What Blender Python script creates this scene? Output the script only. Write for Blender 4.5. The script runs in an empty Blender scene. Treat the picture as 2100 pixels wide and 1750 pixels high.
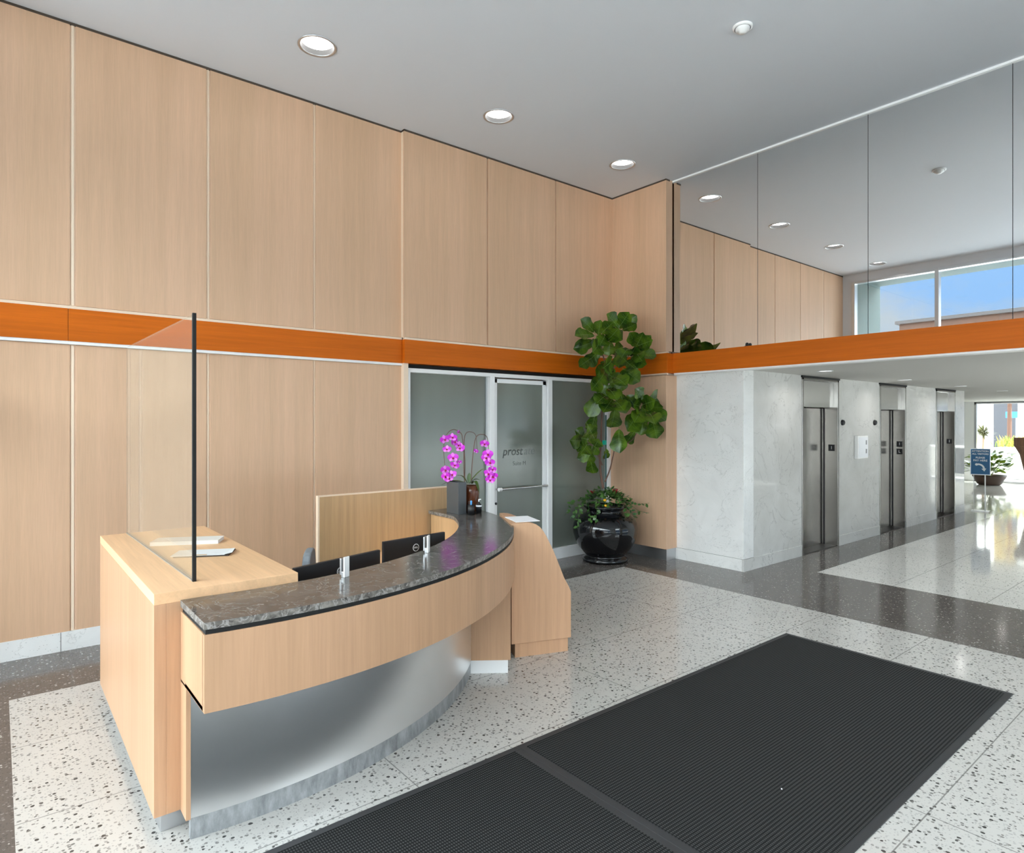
import bpy, math, random
from mathutils import Vector, Matrix
random.seed(7)
PI = math.pi
sc = bpy.context.scene
COL = sc.collection

# ------------------------------------------------------------------ camera
F, CX, CY, H = 1296.0, 1050.0, 867.0, 1.9
_n = math.hypot(.775, .632)
c_, s_ = .775/_n, .632/_n
cam = bpy.data.cameras.new('camera')
cam.sensor_width = 36.0
cam.lens = F/2100*36.0
cam.shift_y = (CY-875)/2100
cam.clip_start = .02
cam.clip_end = 300
camo = bpy.data.objects.new('camera', cam)
COL.objects.link(camo)
camo.location = (0, 0, H)
camo.rotation_euler = (PI/2, 0, -math.atan2(s_, c_))
sc.camera = camo

# ------------------------------------------------------------------ view + cycles
sc.view_settings.view_transform = 'Standard'
sc.view_settings.look = 'None'
sc.view_settings.exposure = 0.0
sc.view_settings.gamma = 1.0
sc.view_settings.use_curve_mapping = False
cy = sc.cycles
cy.use_denoising = True
cy.max_bounces = 12
cy.diffuse_bounces = 6
cy.glossy_bounces = 6
cy.transmission_bounces = 8
cy.transparent_max_bounces = 16
cy.caustics_reflective = False
cy.caustics_refractive = False
cy.sample_clamp_indirect = 12.0
cy.blur_glossy = 0.6

# ------------------------------------------------------------------ sky
SKY = 1.25
SUN = 14.0
LAMP = 7.0
FILL_BAND = 12.5
w = bpy.data.worlds.new('sky')
sc.world = w
w.use_nodes = True
nt = w.node_tree
nt.nodes.clear()
o = nt.nodes.new('ShaderNodeOutputWorld')
bg = nt.nodes.new('ShaderNodeBackground')
tc = nt.nodes.new('ShaderNodeTexCoord')
sp = nt.nodes.new('ShaderNodeSeparateXYZ')
rp = nt.nodes.new('ShaderNodeValToRGB')
rp.color_ramp.elements[0].position = 0.0
rp.color_ramp.elements[0].color = (.36, .60, 1.0, 1)
rp.color_ramp.elements[1].position = .7
rp.color_ramp.elements[1].color = (.24, .47, .95, 1)
nz = nt.nodes.new('ShaderNodeTexNoise')
nz.inputs['Scale'].default_value = 3.2
nz.inputs['Detail'].default_value = 7
nz.inputs['Roughness'].default_value = .55
mp = nt.nodes.new('ShaderNodeMapping')
mp.inputs['Scale'].default_value = (1, 1, 2.4)
mp.inputs['Location'].default_value = (.35, .1, .55)
cr = nt.nodes.new('ShaderNodeValToRGB')
cr.color_ramp.elements[0].position = .50
cr.color_ramp.elements[1].position = .64
mx = nt.nodes.new('ShaderNodeMix')
mx.data_type = 'RGBA'
L = nt.links.new
L(tc.outputs['Generated'], sp.inputs[0]); L(sp.outputs['Z'], rp.inputs[0])
L(tc.outputs['Generated'], mp.inputs[0]); L(mp.outputs[0], nz.inputs['Vector'])
L(nz.outputs['Fac'], cr.inputs[0]); L(cr.outputs[0], mx.inputs['Factor'])
L(rp.outputs[0], mx.inputs['A']); mx.inputs['B'].default_value = (.58, .64, .74, 1)
# added bright sky band above the mirrored view, shaped to light the room
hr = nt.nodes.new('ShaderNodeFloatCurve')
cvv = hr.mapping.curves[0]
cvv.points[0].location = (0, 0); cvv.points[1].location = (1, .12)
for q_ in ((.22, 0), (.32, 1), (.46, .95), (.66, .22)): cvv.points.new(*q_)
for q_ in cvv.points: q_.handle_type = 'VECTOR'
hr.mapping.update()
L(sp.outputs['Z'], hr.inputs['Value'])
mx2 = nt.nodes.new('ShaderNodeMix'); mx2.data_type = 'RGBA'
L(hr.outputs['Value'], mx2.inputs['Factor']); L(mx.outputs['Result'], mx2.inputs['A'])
mx2.inputs['B'].default_value = (FILL_BAND*.94, FILL_BAND*.98, FILL_BAND*1.04, 1)
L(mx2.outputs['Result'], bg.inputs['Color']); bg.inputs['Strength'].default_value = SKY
L(bg.outputs[0], o.inputs[0])

sun = bpy.data.lights.new('sun', 'SUN')
sun.energy = SUN
sun.angle = math.radians(1.0)
sun.color = (1.0, .985, .96)
suno = bpy.data.objects.new('sun', sun)
COL.objects.link(suno)
suno.location = (-5, -20, 30)
suno.rotation_euler = Vector((.31, -.62, .72)).to_track_quat('Z', 'Y').to_euler()

# ------------------------------------------------------------------ material helpers
def new_mat(name, col=(.5, .5, .5), rough=.5, metal=0.0, spec=.5, coat=0.0, emis=None, estr=1.0):
    m = bpy.data.materials.new(name)
    m.use_nodes = True
    b = m.node_tree.nodes['Principled BSDF']
    b.inputs['Base Color'].default_value = (*col, 1)
    b.inputs['Roughness'].default_value = rough
    b.inputs['Metallic'].default_value = metal
    b.inputs['Specular IOR Level'].default_value = spec
    if coat:
        b.inputs['Coat Weight'].default_value = coat
        b.inputs['Coat Roughness'].default_value = .08
    if emis:
        b.inputs['Emission Color'].default_value = (*emis, 1)
        b.inputs['Emission Strength'].default_value = estr
    return m

class NT:
    def __init__(s, m):
        s.m = m; s.t = m.node_tree; s.b = s.t.nodes['Principled BSDF']
    def n(s, typ, **kw):
        x = s.t.nodes.new('ShaderNode'+typ)
        for k, v in kw.items():
            if k[0] == '_': setattr(x, k[1:], v)
            else: x.inputs[k].default_value = v
        return x
    def l(s, a, b): s.t.links.new(a, b)
    def coord(s, scale=(1, 1, 1), rot=(0, 0, 0)):
        tcn = s.n('TexCoord'); mpn = s.n('Mapping')
        mpn.inputs['Scale'].default_value = scale
        mpn.inputs['Rotation'].default_value = rot
        s.l(tcn.outputs['Object'], mpn.inputs[0]); return mpn.outputs[0]
    def noise(s, vec, scale, detail=3, rough=.5, dist=0):
        x = s.n('TexNoise'); x.inputs['Scale'].default_value = scale
        x.inputs['Detail'].default_value = detail; x.inputs['Roughness'].default_value = rough
        x.inputs['Distortion'].default_value = dist
        s.l(vec, x.inputs['Vector']); return x.outputs['Fac']
    def ramp(s, fac, stops):
        x = s.n('ValToRGB'); e = x.color_ramp.elements
        e[0].position, e[0].color = stops[0][0], (*stops[0][1], 1)
        e[1].position, e[1].color = stops[-1][0], (*stops[-1][1], 1)
        for p, cc in stops[1:-1]:
            q = e.new(p); q.color = (*cc, 1)
        s.l(fac, x.inputs[0]); return x.outputs[0]
    def mix(s, fac, a, b, mode='MIX'):
        x = s.n('Mix'); x.data_type = 'RGBA'; x.blend_type = mode
        for sock, v in (('Factor', fac), ('A', a), ('B', b)):
            if isinstance(v, (int, float)): x.inputs[sock].default_value = v
            elif isinstance(v, tuple): x.inputs[sock].default_value = (*v, 1)
            else: s.l(v, x.inputs[sock])
        return x.outputs['Result']
    def math(s, op, a, b=None):
        x = s.n('Math'); x.operation = op
        for i, v in enumerate((a, b)):
            if v is None: continue
            if isinstance(v, (int, float)): x.inputs[i].default_value = v
            else: s.l(v, x.inputs[i])
        return x.outputs[0]
    def bump(s, h, strength=.2, dist=.01):
        x = s.n('Bump'); x.inputs['Strength'].default_value = strength
        x.inputs['Distance'].default_value = dist
        s.l(h, x.inputs['Height']); s.l(x.outputs[0], s.b.inputs['Normal'])
    def col(s, x): s.l(x, s.b.inputs['Base Color'])

def wood(name, base, stretch=(26, 26, .9), amp=.10, rough=.38, spec=.4):
    m = new_mat(name, base, rough, spec=spec)
    t = NT(m)
    v = t.coord(stretch)
    f = t.noise(v, 1.0, 5, .6, .4)
    v2 = t.coord(tuple(q*.14 for q in stretch))
    g = t.noise(v2, 1.0, 2, .5)
    v3 = t.coord(tuple(q*5 for q in stretch))
    h = t.noise(v3, 1.0, 2, .6)
    d = tuple(q*(1-amp) for q in base); l = tuple(min(1, q*(1+amp*.6)) for q in base)
    a = t.ramp(f, [(.3, d), (.7, l)])
    b = t.ramp(g, [(.35, (.93, .915, .89)), (.65, (1.02, 1.0, 1.0))])
    e = t.ramp(h, [(.35, (.955, .95, .94)), (.6, (1, 1, 1))])
    t.col(t.mix(1.0, t.mix(1.0, a, b, 'MULTIPLY'), e, 'MULTIPLY'))
    return m

WOOD = (.72, .475, .315)
M = {}
M['wood'] = wood('maple_panel', WOOD, amp=.06)
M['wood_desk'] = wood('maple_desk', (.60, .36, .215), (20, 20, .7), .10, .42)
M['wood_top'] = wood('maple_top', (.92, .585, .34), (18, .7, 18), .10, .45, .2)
M['wood_dim'] = wood('maple_partition', (.60, .39, .21), (30, 30, 1.0), .14, .5)
M['wood_edge'] = new_mat('maple_edge', (.86, .68, .52), .45)
M['orange'] = wood('orange_wood', (.62, .14, .007), (1.2, 1.2, 40), .12, .45, .18)
M['ceiling'] = new_mat('white_ceiling_paint', (.68, .705, .75), .9, spec=.2)
M['paint'] = new_mat('white_paint', (.80, .80, .79), .6)
M['trim_white'] = new_mat('white_enamel_frame', (.90, .895, .89), .35)
M['alu'] = new_mat('brushed_aluminium', (.62, .63, .65), .36, 1.0)
M['chrome'] = new_mat('polished_steel', (.75, .75, .74), .16, 1.0)
M['black'] = new_mat('black_plastic', (.012, .012, .014), .4)
M['black_matte'] = new_mat('black_reveal', (.006, .006, .006), .8)
M['paper'] = new_mat('white_paper', (.86, .87, .90), .7)
M['grey_fabric'] = new_mat('grey_fabric', (.24, .26, .29), .9)

m = new_mat('elevator_steel', (.34, .325, .305), .22, 1.0); t = NT(m)
M['steel'] = m

m = new_mat('satin_steel_plinth', (.88, .885, .895), .30, 1.0); t = NT(m)
f = t.noise(t.coord((1, 1, 1)), 2.0, 3)
t.col(t.ramp(f, [(.3, (.86, .865, .875)), (.7, (.92, .925, .935))])); M['steel_satin'] = m
m = new_mat('scuffed_steel_kick', (.46, .48, .50), .5, .85); t = NT(m)
f = t.noise(t.coord((14, 14, 5)), 1.0, 5, .7)
t.col(t.ramp(f, [(.3, (.26, .27, .28)), (.65, (.56, .58, .60))])); M['steel_kick'] = m

def stone(name, lo, hi, vein, rough, scale=5, vscale=2.2, vw=.025, specks=None):
    m = new_mat(name, lo, rough, spec=.5); t = NT(m)
    v = t.coord((1, 1, 1), (.3, .5, .2))
    n1 = t.noise(v, scale, 6, .6, .8)
    a = t.ramp(n1, [(.3, lo), (.7, hi)])
    n2 = t.noise(t.coord((1, 1, 1.0), (.8, .4, .9)), vscale, 5, .55, 1.6)
    d = t.math('ABSOLUTE', t.math('SUBTRACT', n2, .5))
    k = t.math('LESS_THAN', d, vw)
    kk = t.ramp(d, [(0, (1, 1, 1)), (vw, (0, 0, 0))])
    out = t.mix(t.math('MULTIPLY', kk, .75), a, vein)
    if specks:
        vo = t.n('TexVoronoi'); t.l(t.coord((9, 9, 9)), vo.inputs['Vector'])
        dd = t.math('LESS_THAN', vo.outputs['Distance'], .13)
        nn = t.noise(t.coord((1, 1, 1)), 2.2, 2)
        q = t.math('MULTIPLY', dd, t.math('GREATER_THAN', nn, .5))
        out = t.mix(t.math('MULTIPLY', q, .55), out, specks)
    t.col(out); return m
M['granite'] = stone('dark_brown_granite', (.030, .026, .024), (.150, .134, .122), (.32, .30, .28), .16, 11, 5.5, .012)
M['granite_edge'] = stone('rough_granite_edge', (.03, .024, .02), (.30, .27, .24), (.45, .42, .40), .55, 34, 9, .03)
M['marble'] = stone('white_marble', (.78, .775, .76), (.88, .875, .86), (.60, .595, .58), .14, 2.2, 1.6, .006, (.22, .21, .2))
M['marble_shaded'] = stone('polished_shaded_marble', (.58, .57, .545), (.68, .67, .65), (.44, .43, .42), .05, 1.8, 1.1, .007, (.2, .19, .18))  # same marble with the elevator side's dimmer light put into its colour

def terrazzo(name, base, lines, chips, rough, sc1=46):
    m = new_mat(name, base, rough, spec=.5); t = NT(m)
    v = t.coord()
    big = t.noise(v, .9, 3)
    a = t.ramp(big, [(.3, tuple(q*.94 for q in base)), (.7, tuple(min(1, q*1.04) for q in base))])
    out = a
    for (scale, thr, pick, colr, amt) in chips:
        vo = t.n('TexVoronoi'); vo.inputs['Scale'].default_value = scale
        wv = t.n('TexNoise'); wv.inputs['Scale'].default_value = scale*1.3
        t.l(v, wv.inputs['Vector'])
        add = t.n('VectorMath'); add.operation = 'MULTIPLY_ADD'
        t.l(wv.outputs['Color'], add.inputs[0]); add.inputs[1].default_value = (.012,)*3
        t.l(v, add.inputs[2]); t.l(add.outputs[0], vo.inputs['Vector'])
        dd = t.math('LESS_THAN', vo.outputs['Distance'], thr)
        sep = t.n('SeparateColor'); t.l(vo.outputs['Color'], sep.inputs[0])
        pk = t.math('GREATER_THAN', sep.outputs[0], pick)
        sh = t.math('MULTIPLY', t.math('MULTIPLY', dd, pk), t.math('MULTIPLY_ADD', sep.outputs[1], amt))
        out = t.mix(sh, out, colr)
    if lines:
        sx = t.n('SeparateXYZ'); t.l(v, sx.inputs[0])
        for axis, off, step in lines:
            q = t.math('MODULO', t.math('ADD', t.math('SUBTRACT', sx.outputs[axis], off), 100*step), step)
            ln = t.math('LESS_THAN', q, .0065)
            out = t.mix(t.math('MULTIPLY', ln, .75), out, (.16, .15, .14))
    t.col(out)
    return m
M['terrazzo'] = terrazzo('light_terrazzo', (.595, .57, .535), [(1, 1.10, .895), (0, 1.70, 1.79)],
    [(85, .40, .62, (.42, .40, .38), .7), (33, .30, .66, (.06, .056, .052), .95), (50, .36, .74, (.22, .205, .19), .85), (38, .26, .80, (.34, .32, .30), .8)], .12)
M['terrazzo_dark'] = terrazzo('dark_terrazzo', (.122, .106, .096), [(0, 1.70, 1.79)],
    [(60, .38, .6, (.22, .20, .19), .8), (38, .30, .80, (.55, .53, .5), .6), (90, .4, .5, (.085, .075, .07), .8)], .12)
M['terrazzo_lobby_lit'] = terrazzo('polished_lit_terrazzo', (.80, .775, .735), [(1, 1.10, .895), (0, 1.70, 1.79)],
    [(85, .40, .62, (.5, .48, .45), .7), (40, .30, .70, (.12, .11, .105), .8)], .07)  # light terrazzo again, lightened to paint in the lobby's brightness
M['terrazzo_joint'] = new_mat('joint_strip', (.10, .09, .085), .5)

m = new_mat('charcoal_ribbed_mat', (.03, .03, .031), .95, spec=.15); t = NT(m)
sx = t.n('SeparateXYZ'); t.l(t.coord(), sx.inputs[0])
wy = t.math('SINE', t.math('MULTIPLY', sx.outputs[1], 2*PI/.0185))
wx = t.math('SINE', t.math('MULTIPLY', sx.outputs[0], 2*PI/.0125))
pr = t.math('MULTIPLY_ADD', wy, .5)
pr.node.inputs[2].default_value = .5
px_ = t.math('MULTIPLY_ADD', wx, .5)
px_.node.inputs[2].default_value = .5
hh = t.math('MULTIPLY', pr, px_)
gr = t.noise(t.coord(), 420, 2)
fc = t.math('MULTIPLY', hh, t.math('MULTIPLY', gr, 1.6))
t.col(t.ramp(fc, [(.0, (.010, .010, .010)), (.55, (.072, .071, .070))]))
M['mat'] = m
M['rubber'] = new_mat('mat_rubber', (.035, .035, .037), .6)

def glass(name, tint, haze=0.0):
    m = bpy.data.materials.new(name); m.use_nodes = True
    t = m.node_tree; t.nodes.clear()
    out = t.nodes.new('ShaderNodeOutputMaterial'); mixn = t.nodes.new('ShaderNodeMixShader')
    tr = t.nodes.new('ShaderNodeBsdfTransparent'); gl = t.nodes.new('ShaderNodeBsdfGlossy')
    ge = t.nodes.new('ShaderNodeNewGeometry'); dt = t.nodes.new('ShaderNodeVectorMath'); dt.operation = 'DOT_PRODUCT'
    t.links.new(ge.outputs['Incoming'], dt.inputs[0]); t.links.new(ge.outputs['Normal'], dt.inputs[1])
    def mt(op, a, b_):
        x = t.nodes.new('ShaderNodeMath'); x.operation = op
        for i, v in enumerate((a, b_)):
            if v is None: continue
            if isinstance(v, (int, float)): x.inputs[i].default_value = v
            else: t.links.new(v, x.inputs[i])
        return x
    ab = mt('ABSOLUTE', dt.outputs['Value'], None); om = mt('SUBTRACT', 1.0, ab.outputs[0])
    p5 = mt('POWER', om.outputs[0], 5.0); sc5 = mt('MULTIPLY', p5.outputs[0], .96); fr = mt('ADD', sc5.outputs[0], .04)
    tr.inputs[0].default_value = (*tint, 1)
    gl.inputs['Roughness'].default_value = 0.0
    gl.inputs['Color'].default_value = (1, 1, 1, 1)
    t.links.new(fr.outputs[0], mixn.inputs[0]); t.links.new(tr.outputs[0], mixn.inputs[1])
    t.links.new(gl.outputs[0], mixn.inputs[2]); t.links.new(mixn.outputs[0], out.inputs[0])
    if haze:
        df = t.nodes.new('ShaderNodeBsdfDiffuse'); df.inputs[0].default_value = (.72, .68, .60, 1)
        m2 = t.nodes.new('ShaderNodeMixShader'); m2.inputs[0].default_value = haze
        t.links.new(mixn.outputs[0], m2.inputs[1]); t.links.new(df.outputs[0], m2.inputs[2]); t.links.new(m2.outputs[0], out.inputs[0])
    return m
M['glass'] = glass('window_glass', (.93, .97, .96))
M['screen'] = glass('screen_glass', (.965, .975, .95), .045)
m = new_mat('mirror', (.90, .905, .90), 0.0, 1.0); M['mirror'] = m
m = new_mat('frosted_glass', (.205, .22, .185), .16, spec=.5); t = NT(m)
f = t.noise(t.coord((1, 1, .35)), 1.3, 2)
t.col(t.ramp(f, [(.35, (.175, .185, .16)), (.65, (.225, .25, .22))])); M['frosted'] = m
M['lamp'] = new_mat('lamp_glow', (1, 1, 1), .5, emis=(1.0, .98, .95), estr=LAMP)
M['lamp_lobby'] = new_mat('lobby_lamp_glow', (1, 1, 1), .5, emis=(1.0, .98, .95), estr=100.0)
M['baffle'] = new_mat('lamp_baffle', (.05, .05, .05), .4)
M['vane'] = new_mat('door_lettering', (.075, .085, .075), .4)

def leafm(name, lo, hi, rough=.3):
    m = new_mat(name, lo, rough, spec=.5); t = NT(m)
    f = t.noise(t.coord(), 7.0, 2)
    t.col(t.ramp(f, [(.35, lo), (.65, hi)]))
    t.b.inputs['Subsurface Weight'].default_value = 0
    return m
M['leaf'] = leafm('fig_leaf', (.024, .068, .005), (.11, .20, .014), .24)
M['vein'] = new_mat('leaf_vein', (.16, .30, .06), .4)
M['ivy'] = leafm('ivy_leaf', (.018, .075, .012), (.09, .20, .04), .3)
M['bark'] = new_mat('fig_bark', (.16, .085, .06), .8)
M['soil'] = new_mat('soil', (.03, .02, .014), .95)
M['pot_black'] = new_mat('glossy_black_glaze', (.004, .004, .005), .06, spec=.6)
M['red'] = new_mat('red_petal', (.30, .006, .012), .5)
M['yellow'] = new_mat('yellow_petal', (.90, .45, .01), .5)
M['magenta'] = new_mat('magenta_petal', (.56, .012, .56), .5)
M['magenta_pale'] = new_mat('pale_magenta_petal', (.78, .20, .76), .5)
M['orchid_lip'] = new_mat('crimson_orchid_lip', (.28, .004, .03), .5)
M['orchid_stem'] = new_mat('orchid_stem', (.12, .06, .04), .6)
M['orchid_leaf'] = leafm('orchid_leaf', (.03, .07, .012), (.10, .16, .03), .35)
M['brown_glaze'] = new_mat('brown_glazed_pot', (.10, .028, .010), .12)

# ------------------------------------------------------------------ geometry helpers
class MB:
    def __init__(s): s.v = []; s.f = []; s.m = []; s.sm = []
    def add(s, vs, fs, mi=0, smooth=False):
        b = len(s.v); s.v += [tuple(p) for p in vs]
        for q in fs: s.f.append([b+i for i in q]); s.m.append(mi); s.sm.append(smooth)
    def box(s, x0, x1, y0, y1, z0, z1, mi=0):
        vs = [(x, y, z) for z in (z0, z1) for y in (y0, y1) for x in (x0, x1)]
        s.add(vs, [(0, 2, 3, 1), (4, 5, 7, 6), (0, 1, 5, 4), (2, 6, 7, 3), (0, 4, 6, 2), (1, 3, 7, 5)], mi)
    def obox(s, c, u, n, hu, hn, z0, z1, mi=0):
        u = Vector((u[0], u[1], 0)).normalized(); n = Vector((n[0], n[1], 0)).normalized()
        vs = []
        for z in (z0, z1):
            for a, b in ((-hu, -hn), (hu, -hn), (-hu, hn), (hu, hn)):
                p = Vector((c[0], c[1], z))+u*a+n*b; vs.append(tuple(p))
        s.add(vs, [(0, 2, 3, 1), (4, 5, 7, 6), (0, 1, 5, 4), (2, 6, 7, 3), (0, 4, 6, 2), (1, 3, 7, 5)], mi)
    def prism(s, poly, z0, z1, mi=0, mtop=None):
        n = len(poly)
        vs = [(x, y, z0) for x, y in poly]+[(x, y, z1) for x, y in poly]
        s.add(vs, [(i, (i+1) % n, n+(i+1) % n, n+i) for i in range(n)], mi)
        s.add(vs, [tuple(range(n-1, -1, -1)), tuple(range(n, 2*n))], mi if mtop is None else mtop)
    def extrude(s, pts, vec, mi=0):
        n = len(pts); vs = [tuple(p) for p in pts]+[tuple(Vector(p)+Vector(vec)) for p in pts]
        s.add(vs, [(i, (i+1) % n, n+(i+1) % n, n+i) for i in range(n)]+[tuple(range(n-1, -1, -1)), tuple(range(n, 2*n))], mi)
    def lathe(s, prof, cx=0, cy=0, n=40, mi=0, smooth=True, close=False):
        vs = []
        for r, z in prof:
            for i in range(n):
                a = 2*PI*i/n; vs.append((cx+r*math.cos(a), cy+r*math.sin(a), z))
        fs = []
        for k in range(len(prof)-1):
            for i in range(n):
                j = (i+1) % n
                fs.append((k*n+i, k*n+j, (k+1)*n+j, (k+1)*n+i))
        s.add(vs, fs, mi, smooth)
        if close:
            b = len(prof)-1
            s.add([vs[i] for i in range(n)], [tuple(range(n-1, -1, -1))], mi)
            s.add([vs[b*n+i] for i in range(n)], [tuple(range(n))], mi)
    def tube(s, pts, r, n=8, mi=0, r2=None):
        pts = [Vector(p) for p in pts]; vs = []; N = len(pts)
        for k, p in enumerate(pts):
            d = (pts[min(k+1, N-1)]-pts[max(k-1, 0)]).normalized()
            a = d.orthogonal().normalized() if k == 0 else (pa-d*pa.dot(d)).normalized()
            pa = a; b = d.cross(a)
            rr = r if r2 is None else r+(r2-r)*k/(N-1)
            for i in range(n):
                t_ = 2*PI*i/n; vs.append(p+a*math.cos(t_)*rr+b*math.sin(t_)*rr)
        fs = [(k*n+i, k*n+(i+1) % n, (k+1)*n+(i+1) % n, (k+1)*n+i) for k in range(N-1) for i in range(n)]
        s.add(vs, fs, mi, True)
        s.add(vs[:n], [tuple(range(n-1, -1, -1))], mi); s.add(vs[-n:], [tuple(range(n))], mi)
    def ball(s, c, r, n=12, mi=0, sx=1, sy=1, sz=1):
        vs = []; fs = []; h = n//2
        for k in range(h+1):
            ph = PI*k/h
            for i in range(n):
                a = 2*PI*i/n
                vs.append((c[0]+r*sx*math.sin(ph)*math.cos(a), c[1]+r*sy*math.sin(ph)*math.sin(a), c[2]-r*sz*math.cos(ph)))
        for k in range(h):
            for i in range(n):
                j = (i+1) % n; fs.append((k*n+i, k*n+j, (k+1)*n+j, (k+1)*n+i))
        s.add(vs, fs, mi, True)
    def build(s, name, mats, parent=None, bevel=0, org=None):
        me = bpy.data.meshes.new(name)
        vs = s.v
        if org is not None: vs = [(x-org[0], y-org[1], z-org[2]) for x, y, z in vs]
        me.from_pydata(vs, [], s.f)
        if not isinstance(mats, (list, tuple)): mats = [mats]
        for q in mats: me.materials.append(q)
        for i, p in enumerate(me.polygons): p.material_index = s.m[i]; p.use_smooth = s.sm[i]
        me.update()
        ob = bpy.data.objects.new(name, me); COL.objects.link(ob)
        if parent is not None: ob.parent = parent
        if org is not None: ob.location = org
        if bevel:
            bv = ob.modifiers.new('bevel', 'BEVEL'); bv.width = bevel; bv.segments = 2; bv.limit_method = 'ANGLE'
            bv.angle_limit = math.radians(40)
        return ob

def thing(name, label, cat, loc=(0, 0, 0), rotz=0, group=None, kind=None):
    e = bpy.data.objects.new(name, None); COL.objects.link(e)
    e.empty_display_size = .1; e.location = loc; e.rotation_euler = (0, 0, rotz)
    if kind == 'structure': e['kind'] = kind
    else:
        e['label'] = label; e['category'] = cat
    if group: e['group'] = group
    return e
def tag(o, label, cat, group=None, kind=None):
    o['label'] = label; o['category'] = cat
    if group: o['group'] = group
    if kind: o['kind'] = kind
    return o
def struct(o):
    o['kind'] = 'structure'; return o
def copy_tree(o, parent=None, label=None):
    n = o.copy(); COL.objects.link(n); n.parent = parent
    if label: n['label'] = label
    for ch in list(o.children): copy_tree(ch, n)
    return n
def text_obj(name, body, size, mat, parent, loc, rot, font_shear=0, align='CENTER', ext=.001, bold=0):
    cu = bpy.data.curves.new(name, 'FONT'); cu.body = body; cu.size = size; cu.extrude = ext
    cu.align_x = align; cu.align_y = 'CENTER'; cu.shear = font_shear; cu.offset = bold
    tmp = bpy.data.objects.new(name, cu); COL.objects.link(tmp)
    dg = bpy.context.evaluated_depsgraph_get()
    me = bpy.data.meshes.new_from_object(tmp.evaluated_get(dg)); me.name = name
    bpy.data.objects.remove(tmp)
    me.materials.clear(); me.materials.append(mat)
    ob = bpy.data.objects.new(name, me); COL.objects.link(ob)
    ob.parent = parent; ob.location = loc; ob.rotation_euler = rot
    return ob
def P(x, y, z):                       # point of the place seen along a direction, at height z
    d = (H-z)*F/(y-CY); l = (x-CX)/F*d
    return (d*s_+l*c_, d*c_-l*s_, z)
def W(x, y, d):
    l = (x-CX)/F*d
    return Vector((d*s_+l*c_, d*c_-l*s_, H-(y-CY)/F*d))

ZC = 5.25            # hall ceiling
ZL = 2.575           # lobby ceiling
XW = -.46            # window wall
YL = 6.43            # left wall face
XM = 7.28            # mirror face
BZ0, BZ1 = 2.58, 2.85
YE = 4.365           # elevator wall face
XE = 24.6            # far glazed end

# ================================================================== SETTING
# ---- floor: light fields inside dark borders
b = MB()
def frect(x0, x1, y0, y1, mi): b.add([(x0, y0, 0), (x1, y0, 0), (x1, y1, 0), (x0, y1, 0)], [(0, 1, 2, 3)], mi)
lx0, lx1, ly1 = .065, 6.40, 5.52
frect(lx0, lx1, -6, ly1, 0)
frect(XW-.15, lx0, -6, YL+.2, 1); frect(lx0, lx1, ly1, YL+.2, 1)
frect(lx1, 8.07, -6, YL+.2, 1)
frect(8.07, XE+.2, -3, 3.77, 3)
frect(8.07, 16.0, 3.77, YE+.8, 1); frect(16.0, XE+.2, 3.77, 8.2, 3)
for (x0, x1, y0, y1) in ((XW, 6.9, 5.965, 5.971), (6.9, 6.906, YE-.4, 5.971), (6.9, 8.07, YE-.30, YE-.294)):
    b.add([(x0, y0, .0006), (x1, y0, .0006), (x1, y1, .0006), (x0, y1, .0006)], [(0, 1, 2, 3)], 2)
b.box(XW-.15, XE+.2, -6, 8.2, -.3, -.002, 2)
struct(b.build('floor', [M['terrazzo'], M['terrazzo_dark'], M['terrazzo_joint'], M['terrazzo_lobby_lit']]))

# ---- hall ceiling with round holes for the downlights
LY = 5.45
LXS = [.17, 2.21, 4.255, 6.296]
b = MB()
def hole_plane(b, x0, x1, y0, y1, z, holes, hy, hs, r, n=32):
    q = lambda a, bb, c, d: b.add([(a, c, z), (bb, c, z), (bb, d, z), (a, d, z)], [(3, 2, 1, 0)], 0)
    q(x0, x1, y0, hy-hs); q(x0, x1, hy+hs, y1)
    xs = x0
    for hx in holes:
        q(xs, hx-hs, hy-hs, hy+hs)
        vs = []
        for i in range(n):
            a = 2*PI*i/n; ca, sa = math.cos(a), math.sin(a); k = hs/max(abs(ca), abs(sa))
            vs += [(hx+ca*r, hy+sa*r, z), (hx+ca*k, hy+sa*k, z)]
        b.add(vs, [(2*i, 2*((i+1) % n), 2*((i+1) % n)+1, 2*i+1) for i in range(n)], 0)
        xs = hx+hs
    q(xs, x1, hy-hs, hy+hs)
hole_plane(b, XW-.1, 7.5, -6, YL+.1, ZC, LXS, LY, .25, .155)
b.box(XW-.3, 7.8, -6.2, YL+.6, ZC+.35, ZC+.6, 0)
struct(b.build('ceiling', M['ceiling']))
# lobby ceiling
b = MB()
LXB = [8.40, 11.12, 13.84, 16.56, 19.3]
hole_plane(b, XM+.02, XE+.2, -3, 8.2, ZL, LXB, 3.82, .2, .085, 24)
b.box(XM+.1, XE+.4, -3.2, 8.4, ZL+.3, ZL+.5, 0)
struct(b.build('ceiling', new_mat('lobby_ceiling_paint', (.56, .545, .52), .9, spec=.2)))

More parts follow.
